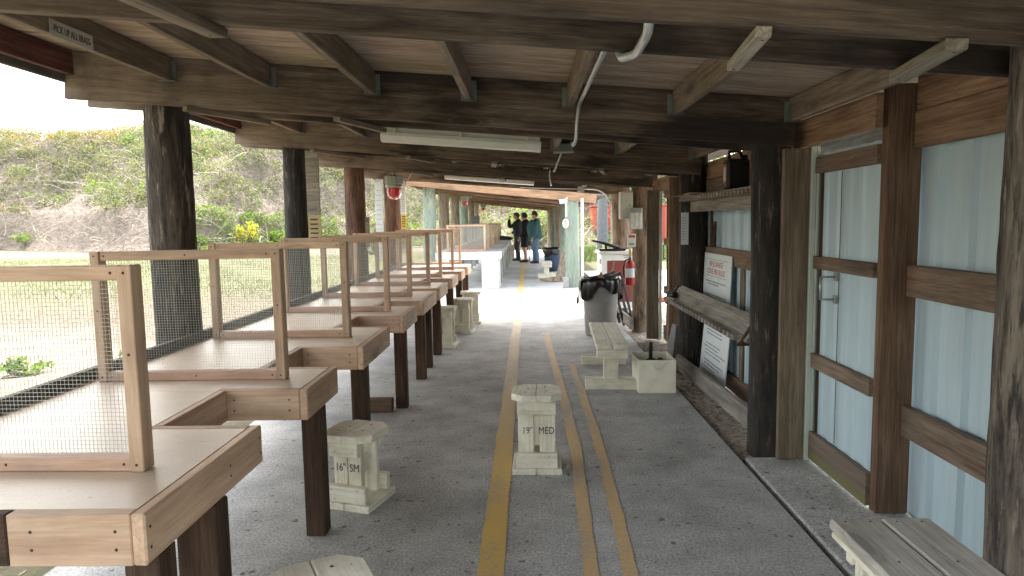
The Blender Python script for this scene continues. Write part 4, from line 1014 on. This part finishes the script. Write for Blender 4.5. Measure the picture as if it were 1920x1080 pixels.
# ------------------------------------------------------------------ people
def catmull(pts, rs, k=5):
    P = [np.array(p, float) for p in pts]; Rr = [np.array(x if hasattr(x, '__len__') else (x, x), float) for x in rs]; oP, oR = [], []
    n = len(P)
    for i in range(n - 1):
        p0, p1, p2, p3 = P[max(i - 1, 0)], P[i], P[i + 1], P[min(i + 2, n - 1)]
        for j in range(k):
            t = j / k
            oP.append(.5 * ((2 * p1) + (-p0 + p2) * t + (2 * p0 - 5 * p1 + 4 * p2 - p3) * t * t + (-p0 + 3 * p1 - 3 * p2 + p3) * t ** 3)); oR.append(Rr[i] * (1 - t) + Rr[i + 1] * t)
    oP.append(P[-1]); oR.append(Rr[-1]); return oP, oR
def limb(mb, pts, rs, n=14):
    p, r_ = catmull(pts, rs); mb.tube(p, [tuple(x) for x in r_], n)
def ball(mb, c, r3, n=14):
    k = 8; vs = []; 
    for i in range(k + 1):
        th = math.pi * (i + .02) / (k + .04)
        for j in range(n):
            a = 2 * math.pi * j / n; vs.append((c[0] + r3[0] * math.sin(th) * math.cos(a), c[1] + r3[1] * math.sin(th) * math.sin(a), c[2] + r3[2] * math.cos(th)))
    fs = [(i * n + (j + 1) % n, i * n + j, (i + 1) * n + j, (i + 1) * n + (j + 1) % n) for i in range(k) for j in range(n)] + [tuple(range(n)), tuple(k * n + j for j in range(n - 1, -1, -1))]
    mb.add(vs, fs, 0, True)
def remesh(o, v):
    m = o.modifiers.new('remesh', 'REMESH'); m.mode = 'VOXEL'; m.voxel_size = v; m.use_smooth_shade = True
    sm_ = o.modifiers.new('smooth', 'SMOOTH'); sm_.factor = .5; sm_.iterations = 2; return o
def hand(mb, wrist, d, thumb_dir, curl):
    w_ = Vector(wrist); d = Vector(d).normalized(); td = Vector(thumb_dir); td = (td - d * td.dot(d)).normalized(); nrm = d.cross(td)
    palm = w_ + d * .05
    mb.tube([w_ - d * .01, w_ + d * .03, w_ + d * .085], [(.026, .02), (.036, .016), (.036, .014)], 10)
    for i, L in enumerate((.075, .085, .08, .062)):
        b = w_ + d * .08 + td * (.028 - .019 * i); e1 = b + d * L * .5 + nrm * curl * .015; e2 = e1 + d * L * .4 + nrm * curl * .03
        mb.tube([b, e1, e2], [.0085, .0085, .007], 7)
    b = w_ + d * .025 + td * .03; mb.tube([b, b + td * .025 + d * .03, b + td * .03 + d * .06], [.011, .010, .008], 7)
def person(label, loc, rz, s, torso, leg_l, leg_r, arm_l, arm_r, head, mats, shorts=False, hat='cap', muffs=False, bulk=1.0, lw=1.0):
    """local frame: faces +Y, z up; arms and legs are joint lists"""
    r = thing('person', label, 'person', loc, rz); r.scale = (s * bulk, s * bulk, s)
    b = MB()
    tp, tr = torso
    limb(b, [(0, 0, .90)] + tp, [(.15, .10)] + [(a * .85, c * .8) for a, c in tr])
    hc = Vector(head); nk = Vector(tp[-1])
    limb(b, [nk, (nk + hc) / 2, hc - Vector((0, .01, .04))], [.062, .055, .058])
    ball(b, hc, (.076, .094, .118)); ball(b, hc + Vector((0, .03, -.075)), (.052, .06, .05))
    fy = hc.y + .092
    b.tube([(hc.x, fy - .012, hc.z + .02), (hc.x, fy + .018, hc.z - .022), (hc.x, fy - .01, hc.z - .03)], [.008, .014, .008], 8)
    for sx in (-1, 1):
        ball(b, (hc.x + sx * .078, hc.y - .005, hc.z - .005), (.012, .02, .032), 8)
    b.tube([(hc.x - .02, fy - .006, hc.z - .058), (hc.x, fy + .002, hc.z - .06), (hc.x + .02, fy - .006, hc.z - .058)], .007, 6)
    for lg in (leg_l, leg_r):
        limb(b, lg, [(.085, .085), (.075, .08), (.052, .056), (.055, .058), (.036, .038)])
        a = Vector(lg[-1]); b.tube([a + Vector((0, -.05, -.045)), a + Vector((0, .06, -.05)), a + Vector((0, .16, -.06))], [.035, .04, .028], 10)
    for sx, ar in ((-1, arm_l), (1, arm_r)):
        limb(b, ar, [.052, .047, .040, .036, .026])
        d = Vector(ar[-1]) - Vector(ar[-2]); hand(b, ar[-1], d, (0, 1, .2) if abs(d.normalized().y) < .8 else (-sx, 0, .3), sx)
    remesh(b.build('body', mats['skin'], r), .0085)
    j = MB(); tp2 = [(0, 0, .84 if not shorts else .86)] + tp
    limb(j, tp2, [(tr[0][0] * 1.04, tr[0][1] * 1.06)] + [(a * 1.06, c * 1.06) for a, c in tr], 18)
    for ar in (arm_l, arm_r): limb(j, ar[:-1] + [tuple(Vector(ar[-2]).lerp(Vector(ar[-1]), .93))], [.082, .075, .066, .06, .047])
    limb(j, [tp[-2], tp[-1]], [(.10, .09), (.068, .07)])
    remesh(j.build('jacket', mats['jacket'], r), .012)
    t = MB()
    limb(t, [(0, -.0, 1.02), (0, -.005, .90), (0, 0, .82)], [(.165, .125), (.175, .135), (.13, .11)], 18)
    for lg in (leg_l, leg_r):
        if shorts: limb(t, lg[:2] + [tuple(Vector(lg[1]).lerp(Vector(lg[2]), .75))], [(.105, .105), (.105, .11), (.095, .10)])
        else: limb(t, lg[:-1] + [tuple(Vector(lg[-1]) + Vector((0, 0, .0)))], [(.10 * lw, .105 * lw), (.096 * lw, .10 * lw), (.075 * lw, .08 * lw), (.075 * lw, .08 * lw), (.068 * lw, .075 * lw)])
    remesh(t.build('shorts' if shorts else 'trousers', mats['legs'], r), .012)
    for lg in (leg_l, leg_r):
        a = Vector(lg[-1]); q = MB(); limb(q, [a + Vector((0, -.075, -.045)), a + Vector((0, -.01, -.038)), a + Vector((0, .10, -.05)), a + Vector((0, .20, -.062))], [.038, (.05, .048), (.05, .038), .022])
        q.box(a + Vector((0, .06, -.083)), (.095, .28, .02), bev=.008); remesh(q.build('shoe', mats['shoe'], r), .01)
    # hair and hat
    h = MB(); ball(h, hc + Vector((0, -.022, .02)), (.083, .088, .108)); h.build('hair', 'hair', r)
    q = MB(); top = hc + Vector((0, 0, .045))
    if hat == 'brim':
        q.lathe([(0, .11), (.06, .105), (.086, .07), (.094, .0), (.15, -.02), (.165, -.012), (.15, -.028), (.09, -.012)], tuple(top), 24)
    elif hat == 'cap':
        q.lathe([(0, .092), (.045, .085), (.08, .055), (.095, .005), (.096, -.012), (.088, -.012)], tuple(top), 22)
        q.prism([(-.075, .07), (-.06, .15), (0, .185), (.06, .15), (.075, .07)], top.z - .016, top.z - .006); 
    else:
        q.lathe([(0, .092), (.045, .085), (.08, .055), (.095, .005), (.096, -.012), (.088, -.012)], tuple(top), 22)
        q.prism([(-.075, -.07), (-.06, -.15), (0, -.185), (.06, -.15), (.075, -.07)], top.z - .02, top.z - .008)
    if hat != 'brim':
        q.v = [(x, y + (hc.y if abs(z - top.z) < .03 and abs(y) > .06 and False else 0), z) for x, y, z in q.v]
    q.build('hat', mats['hat'], r)
    if muffs:
        q = MB()
        for sx in (-1, 1): q.tube([(hc.x + sx * .075, hc.y - .01, hc.z - .005), (hc.x + sx * .11, hc.y - .01, hc.z - .005)], [.046, .04], 14)
        q.tube([(hc.x - .09, hc.y - .02, hc.z + .03), (hc.x - .085, hc.y - .08, hc.z - .0), (hc.x, hc.y - .12, hc.z - .03), (hc.x + .085, hc.y - .08, hc.z - .0), (hc.x + .09, hc.y - .02, hc.z + .03)], .008, 6)
        q.build('ear_muffs', 'black_plastic', r)
    return r
LT = ([(0, .0, 1.05), (0, .015, 1.22), (0, .0, 1.38), (0, -.02, 1.46), (0, -.01, 1.53)], [(.17, .13), (.185, .145), (.20, .135), (.16, .10), (.07, .07)])
BT = ([(0, .03, 1.05), (0, .055, 1.20), (0, .02, 1.38), (0, -.02, 1.46), (0, -.005, 1.53)], [(.22, .235), (.225, .25), (.225, .205), (.17, .13), (.08, .08)])
lgL = [(-.10, 0, .90), (-.105, .01, .70), (-.11, .02, .49), (-.11, -.02, .32), (-.11, -.03, .09)]
lgR = [(.10, 0, .90), (.11, .03, .70), (.115, .05, .49), (.12, .03, .32), (.12, .02, .09)]
dnL = [(-.19, -.01, 1.42), (-.235, -.01, 1.28), (-.25, -.01, 1.13), (-.255, .04, 1.01), (-.25, .09, .90)]
dnR = [(.19, -.01, 1.42), (.235, -.01, 1.28), (.25, -.01, 1.13), (.255, .04, 1.01), (.25, .09, .90)]
upR = [(-.19, 0, 1.42), (-.23, .09, 1.32), (-.22, .22, 1.27), (-.19, .25, 1.40), (-.15, .24, 1.53)]
bendL = [(-.19, 0, 1.42), (-.24, .02, 1.28), (-.25, .05, 1.14), (-.24, .15, 1.06), (-.2, .25, 1.02)]
person('person in a teal rain jacket, jeans and brown brimmed hat standing in profile', (.31, 24.5, .015), math.radians(88), 1.03, BT, lgL, lgR, dnL, dnR, (0, .035, 1.655), dict(skin='skin', jacket='teal_cloth', legs='denim', shoe='boot_brown', hat='hat_brown'), hat='brim', lw=1.22)
person('person in a black jacket, black shorts and cap wearing ear muffs', (-.07, 25.2, .015), math.radians(75), 1.02, LT, lgL, lgR, dnL, dnR, (0, .035, 1.65), dict(skin='skin', jacket='black_cloth', legs='black_cloth', shoe='shoe', hat='cap_grey'), shorts=True, hat='back', muffs=True, bulk=1.16)
upW = [(.19, 0, 1.42), (.23, .13, 1.36), (.22, .28, 1.31), (.19, .34, 1.44), (.14, .33, 1.58)]
person('person in a black top and dark trousers raising one hand to face height', (-.36, 26.3, .015), math.radians(80), 1.03, LT, lgL, lgR, upR, bendL and [(.19, 0, 1.42), (.24, .02, 1.28), (.25, .05, 1.14), (.24, .15, 1.06), (.2, .25, 1.02)], (0, .035, 1.65), dict(skin='skin', jacket='black_cloth', legs='dark_trouser', shoe='shoe', hat='cap_grey'), hat='cap', bulk=1.12)
r = thing('tripod', 'thin black tripod standing between the two men in black and teal', 'tripod', (.10, 25.6, .01))
for i in range(3):
    a = i * 2.094 + .4; MB().tube([(0, 0, .80), (.28 * math.cos(a), .28 * math.sin(a), .0)], .016, 8).build('leg', 'black_plastic', r)
MB().tube([(0, 0, .74), (0, 0, .98)], .022, 8).box((0, 0, 1.0), (.09, .13, .06), bev=.01).build('head', 'black_plastic', r)

# ------------------------------------------------------------------ vegetation
class Cloud:
    def __init__(s, mats): s.v = []; s.f = []; s.m = []; s.n = 0; s.mats = mats
    def leaves(s, P, size, mi, rng, up=.25, aspect=.5):
        k = len(P); d = rng.normal(size=(k, 3)); d[:, 2] += up; d /= np.linalg.norm(d, axis=1, keepdims=True)
        q = rng.normal(size=(k, 3)); e = np.cross(d, q); e /= np.linalg.norm(e, axis=1, keepdims=True)
        L = size * rng.uniform(.6, 1.4, (k, 1)); W = L * aspect
        a = P - d * L / 2; b = P + e * W / 2; c = P + d * L / 2; g = P - e * W / 2
        s.v.append(np.stack([a, b, c, g], 1).reshape(-1, 3)); s.f.append(np.arange(k * 4).reshape(-1, 4) + s.n); s.n += 4 * k
        s.m.append(np.broadcast_to(mi, (k,)).astype(int))
    def twigs(s, P, D, L, r, mi, rng, seg=4, curve=.5):
        k = len(P); D = D / np.linalg.norm(D, axis=1, keepdims=True); bend = rng.normal(size=(k, 3)) * curve; bend[:, 2] -= curve * .6
        rings = []
        u = np.cross(D, rng.normal(size=(k, 3))); u /= np.linalg.norm(u, axis=1, keepdims=True); v = np.cross(D, u)
        for i in range(seg + 1):
            t = i / seg; c = P + D * (L * t) + bend * (L * t * t); rr = r * (1 - .65 * t)
            for j in range(3):
                a = 2.0944 * j; rings.append(c + (u * math.cos(a) + v * math.sin(a)) * rr)
        R = np.stack(rings, 1)                                   # k, (seg+1)*3, 3
        nv = (seg + 1) * 3; base = []
        for i in range(seg):
            for j in range(3): base.append((i * 3 + j, i * 3 + (j + 1) % 3, (i + 1) * 3 + (j + 1) % 3, (i + 1) * 3 + j))
        base = np.array(base); s.v.append(R.reshape(-1, 3)); s.f.append((np.arange(k)[:, None, None] * nv + base[None]).reshape(-1, 4) + s.n); s.n += k * nv
        s.m.append(np.full(k * len(base), mi))
    def build(s, name, parent=None, loc=None):
        V = np.concatenate(s.v); Fa = np.concatenate(s.f); Mi = np.concatenate(s.m)
        me = bpy.data.meshes.new(name); me.vertices.add(len(V)); me.vertices.foreach_set('co', V.ravel().astype(np.float32))
        me.loops.add(Fa.size); me.loops.foreach_set('vertex_index', Fa.ravel().astype(np.int32))
        me.polygons.add(len(Fa)); me.polygons.foreach_set('loop_start', (np.arange(len(Fa)) * 4).astype(np.int32))
        for m in s.mats: me.materials.append(MATS[m])
        me.polygons.foreach_set('material_index', Mi.astype(np.int32)); me.update(); me.validate()
        o = bpy.data.objects.new(name, me); COL.objects.link(o)
        if parent: o.parent = parent
        if loc is not None: o.location = loc
        return o
def blob(rng, n, r3, shell=.55):
    d = rng.normal(size=(n, 3)); d /= np.linalg.norm(d, axis=1, keepdims=True); rad = rng.uniform(shell ** 3, 1, (n, 1)) ** (1 / 3); return d * rad * np.array(r3)
# scrub that covers the berm: nobody could count it
C = Cloud(['scrub_green', 'scrub_grey', 'scrub_olive', 'bright_green', 'rust_leaf', 'twig'])
cl = 0
while cl < 2300:
    x = RNG.uniform(-70, 32); d = RNG.uniform(.8, 20)
    y = float(foot_y(x)) + d
    if x < -.92 * y or x > .42 * y: continue
    sandy = x < -19.5 and d < 4.2 + 1.2 * math.sin(x * .5)
    if sandy and RNG.random() > .06: continue
    if d < 2.6 and RNG.random() > .5 and x < -10: continue
    cl += 1
    z = float(berm_h(np.array(x), np.array(d))) - .25
    rr = RNG.uniform(.5, 1.15) * (1.0 if d > 5 else .75)
    rusty = x < -36 and d > 12
    pr = np.array([.36, .40, .16, .08, .0]) if d > 3.5 else np.array([.25, .15, .15, .45, 0])
    if rusty: pr = np.array([.2, .15, .2, .05, .4])
    main = RNG.choice(5, p=pr / pr.sum()); n = int(120 * rr * rr) + 26
    P = blob(RNG, n, (rr, rr, rr * .7)) + np.array([x, y, z + rr * .35])
    mi = np.where(RNG.random(n) < .75, main, RNG.choice(4, n)); C.leaves(P, .17 if d > 3 else .14, mi, RNG)
for _ in range(330):
    x = RNG.uniform(-21.0, -7); d = RNG.uniform(-.6, 3.6); z = float(berm_h(np.array(x), np.array(max(d, 0)))) - .25
    P = blob(RNG, 75, (.6, .5, .42)) + np.array([x, float(foot_y(x)) + d, z + .2]); C.leaves(P, .15, RNG.choice([3, 3, 3, 0, 1, 2], 75), RNG, up=.7)
k = 5200
x = RNG.uniform(-70, 32, k); d = RNG.uniform(.3, 19, k); y = foot_y(x) + d; ok = (x > -.92 * y) & (x < .42 * y); x, d, y = x[ok], d[ok], y[ok]; k = len(x)
z = berm_h(x, d) - .2; D = RNG.normal(size=(k, 3)); D[:, 2] = np.abs(D[:, 2]) * .8 + .15; D[:, 1] -= .3
C.twigs(np.stack([x, y, z + RNG.uniform(.0, .9, k)], 1), D, RNG.uniform(.7, 2.6, (k, 1)), RNG.uniform(.008, .026, (k, 1)), 5, RNG)
kind(C.build('berm_scrub'), 'stuff')

def bush(name, label, cat, loc, r3, n, size, mats, seed, probs=None, twn=40, group=None):
    rng = np.random.default_rng(seed); r = thing(name, label, cat, loc, 0, group)
    c = Cloud(mats); nc = max(5, int(n / 130)); cen = blob(rng, nc, tuple(q * .72 for q in r3), .3); cen[:, 2] = np.abs(cen[:, 2])
    for q in cen:
        m = n // nc; P = blob(rng, m, tuple(v * rng.uniform(.28, .45) for v in r3), .2) + q + np.array([0, 0, r3[2] * .25]); P[:, 2] = np.maximum(P[:, 2], .03)
        c.leaves(P, size, rng.choice(len(mats), m, p=probs), rng)
    c.build('foliage', r)
    t = Cloud(['twig']); D = rng.normal(size=(twn, 3)); D[:, 2] = np.abs(D[:, 2]) + .5
    t.twigs(rng.normal(size=(twn, 3)) * np.array([r3[0] * .25, r3[1] * .25, 0]), D, rng.uniform(.5, 1.0, (twn, 1)) * r3[2] * 1.2, np.full((twn, 1), .018), 0, rng, curve=.3); t.build('stems', r)
    return r
def berm_at(x, d): return (x, float(foot_y(x)) + d, float(berm_h(np.array(x), np.array(d))) - .28)
bush('gorse_bush', 'yellow flowering gorse bush at the foot of the bank beyond the second left post', 'bush', berm_at(-18.1, 1.0), (1.0, .8, 1.5), 1500, .13, ['gorse_yellow', 'bright_green', 'scrub_green'], 5, [.42, .38, .2])
bush('green_bush', 'bright green grassy bush below the bank, left of the yellow gorse', 'bush', berm_at(-20.6, .6), (1.3, .9, 1.2), 1500, .16, ['bright_green', 'scrub_green'], 6, [.75, .25], group='green bushes at the foot of the bank')
bush('green_bush', 'bright green bush below the bank, right of the yellow gorse', 'bush', berm_at(-16.3, .5), (1.5, .9, 1.3), 1700, .16, ['bright_green', 'scrub_green'], 7, [.8, .2], group='green bushes at the foot of the bank')
bush('green_bush', 'low green tuft on the bare sand of the bank at far left', 'bush', berm_at(-36.5, 1.2), (1.4, .9, .7), 700, .16, ['bright_green', 'scrub_grey'], 8, [.6, .4], group='green bushes at the foot of the bank')
bush('ridge_shrub', 'lone thin shrub standing on the ridge left of the first post', 'shrub', berm_at(-30.6, 16.0), (.9, .9, 2.3), 420, .2, ['scrub_grey', 'scrub_green'], 9, [.6, .4], 30)
bush('weed_clump', 'low leafy weed on the pale sand at the left edge', 'weed', (-5.45, 7.15, -.05), (.30, .26, .15), 420, .055, ['bright_green', 'scrub_green'], 10, [.6, .4], 12)
bush('weed_clump', 'small weed behind the nearest divider post', 'weed', (-4.75, 8.0, -.05), (.22, .2, .10), 200, .05, ['bright_green', 'scrub_green'], 11, [.6, .4], 8)
bs = [(-7.5, 36.5, (1.6, 1.2, 2.0), 'leafy scrub bush beyond the far benches, left of the men', ['scrub_green', 'scrub_grey', 'scrub_olive']), (-3.2, 37.5, (2.0, 1.4, 2.4), 'tall tangled bush straight behind the men', ['scrub_grey', 'scrub_olive', 'scrub_green']),
      (.4, 38.5, (2.0, 1.4, 2.2), 'bright mixed bush behind the man in teal', ['scrub_grey', 'bright_green', 'scrub_olive'])]
for i, (x, y, r3, lb, ms) in enumerate(bs): bush('scrub_bush', lb, 'bush', (x, y, -.1), r3, 2600, .17, ms, 30 + i, None, 160, 'bushes beyond the far shelter')
bush('scrub_bush', 'low leafy shrub in front of the red container', 'bush', (3.35, 27.0, -.1), (.55, .5, .75), 900, .09, ['scrub_olive', 'bright_green', 'gorse_yellow'], 41, [.55, .37, .08], 40)
bush('scrub_bush', 'dark green bush between the grey pile and red container', 'bush', (5.15, 40.0, -.1), (1.2, .8, .75), 900, .14, ['tree_green', 'scrub_green'], 42, None, 20)
def tree(label, loc, h, cr, n, seed, mats=('tree_green', 'scrub_green')):
    rng = np.random.default_rng(seed); r = thing('tree', label, 'tree', loc, 0, 'trees behind the red container')
    mb = MB(); mb.tube([(0, 0, 0), (.1, 0, h * .35), (-.05, .1, h * .7), (0, 0, h * .92)], [h * .03, h * .024, h * .014, .02], 10)
    for i in range(7):
        a = i * 2.4; z = h * (.35 + .07 * i); mb.tube([(0, 0, z), (cr * .45 * math.cos(a), cr * .45 * math.sin(a), z + h * .1), (cr * .8 * math.cos(a), cr * .8 * math.sin(a), z + h * .16)], [h * .012, h * .008, .015], 6)
    mb.build('trunk', 'bark', r)
    c = Cloud(list(mats)); nc = 34; cen = blob(rng, nc, (cr * .85, cr * .85, h * .34), .2) + np.array([0, 0, h * .62])
    for q in cen: 
        m = n // nc; P = blob(rng, m, (cr * .34, cr * .34, h * .11), .3) + q; c.leaves(P, .24, rng.choice(len(mats), m, p=[.75, .25]), rng)
    c.build('crown', r); return r
tree('dark green tree above the left end of the red container', (4.4, 54, -.1), 8.0, 3.2, 5200, 1)
tree('dark green tree behind the right part of the red container', (9.5, 58, -.1), 9.0, 3.6, 5200, 2)
tree('dark green tree at the far right beyond the container', (17, 60, -.1), 8.5, 3.6, 4000, 3)
# short dry grass on the field
C = Cloud(['dry_grass', 'bright_green']); k = 26000
y = RNG.uniform(3.0, 34, k); x = -RNG.uniform(0, 1, k) * (y * .95) - 2.9
keep = ((y > 14.5) | (y < 7.2)) & (vnoise(x * 1.5, y * 1.5, 5) > -.35 + .9 * (y < 7.2)); x, y = x[keep], y[keep]; k = len(x)
D = RNG.normal(size=(k, 3)) * .45; D[:, 2] = 1
C.twigs(np.stack([x, y, np.full(k, -.07)], 1), D, RNG.uniform(.05, .14, (k, 1)), np.full((k, 1), .006), 0, RNG, seg=2, curve=.3)
C.m[-1] = np.repeat((RNG.random(k) < .4).astype(int), 6)
kind(C.build('grass'), 'stuff')
C = Cloud(['bright_green', 'scrub_olive']); k = 9000
x = RNG.uniform(2.0, 12, k); y = RNG.uniform(25.5, 40, k); D = RNG.normal(size=(k, 3)) * .45; D[:, 2] = 1
C.twigs(np.stack([x, y, np.full(k, -.07)], 1), D, RNG.uniform(.1, .35, (k, 1)), np.full((k, 1), .014), 0, RNG, seg=2, curve=.3); C.m[-1] = np.repeat((RNG.random(k) < .35).astype(int), 6)
kind(C.build('grass'), 'stuff')

# ------------------------------------------------------------------ outside on the right
r = thing('shipping_container', 'red corrugated shipping container beyond the open right side', 'container', (7.4, 47.5, -.06))
def cont_side(x0, x1, y, z0, z1):
    prof = []; x = x0
    while x < x1 - .01:
        for dx_, dy_ in ((0, 0), (.10, 0), (.14, .05), (.24, .05)): prof.append((min(x + dx_, x1), y + dy_))
        x += .28
    vs = []
    for xx, yy in prof: vs += [(xx, yy, z0), (xx, yy, z1)]
    return MB().add(vs, [(2 * i, 2 * i + 2, 2 * i + 3, 2 * i + 1) for i in range(len(prof) - 1)])
cont_side(-2.45, 3.0, -1.22, .15, 2.45).build('side_wall', 'container_red', r)
MB().b2((-3.0, -1.2, .15), (3.0, 1.2, 2.42), bev=.01).build('shell', 'container_orange', r)
MB().b2((-3.05, -1.25, 2.45), (3.05, 1.25, 2.55), bev=.01).build('top_rail', 'container_red', r)
MB().b2((-3.05, -1.25, .0), (3.05, 1.25, .14), bev=.01).build('bottom_rail', 'container_red', r)
r_ = MB(); noisy_log(r_, 0, 0, -.1, 3.1, .30, .215, 77, 0, 20, .08)
tag(r_.build('timber_pile', 'pile_grey', loc=(3.62, 33.0, 0)), 'thick blue-grey weathered timber pile standing outside right of the green log post', 'timber pile')
tag(MB().box((2.30, 13.6, .015), (.5, 1.8, .09), math.radians(8), bev=.01).build('parking_curb', 'container_red'), 'low faded red kerb block lying outside on the pavement', 'kerb block')

# turn the lettering into plain meshes
dg = bpy.context.evaluated_depsgraph_get()
for o in TEXTS:
    me = bpy.data.meshes.new_from_object(o.evaluated_get(dg)); q = bpy.data.objects.new('lettering', me); COL.objects.link(q)
    q.parent = o.parent; q.matrix_local = o.matrix_local.copy(); bpy.data.objects.remove(o)
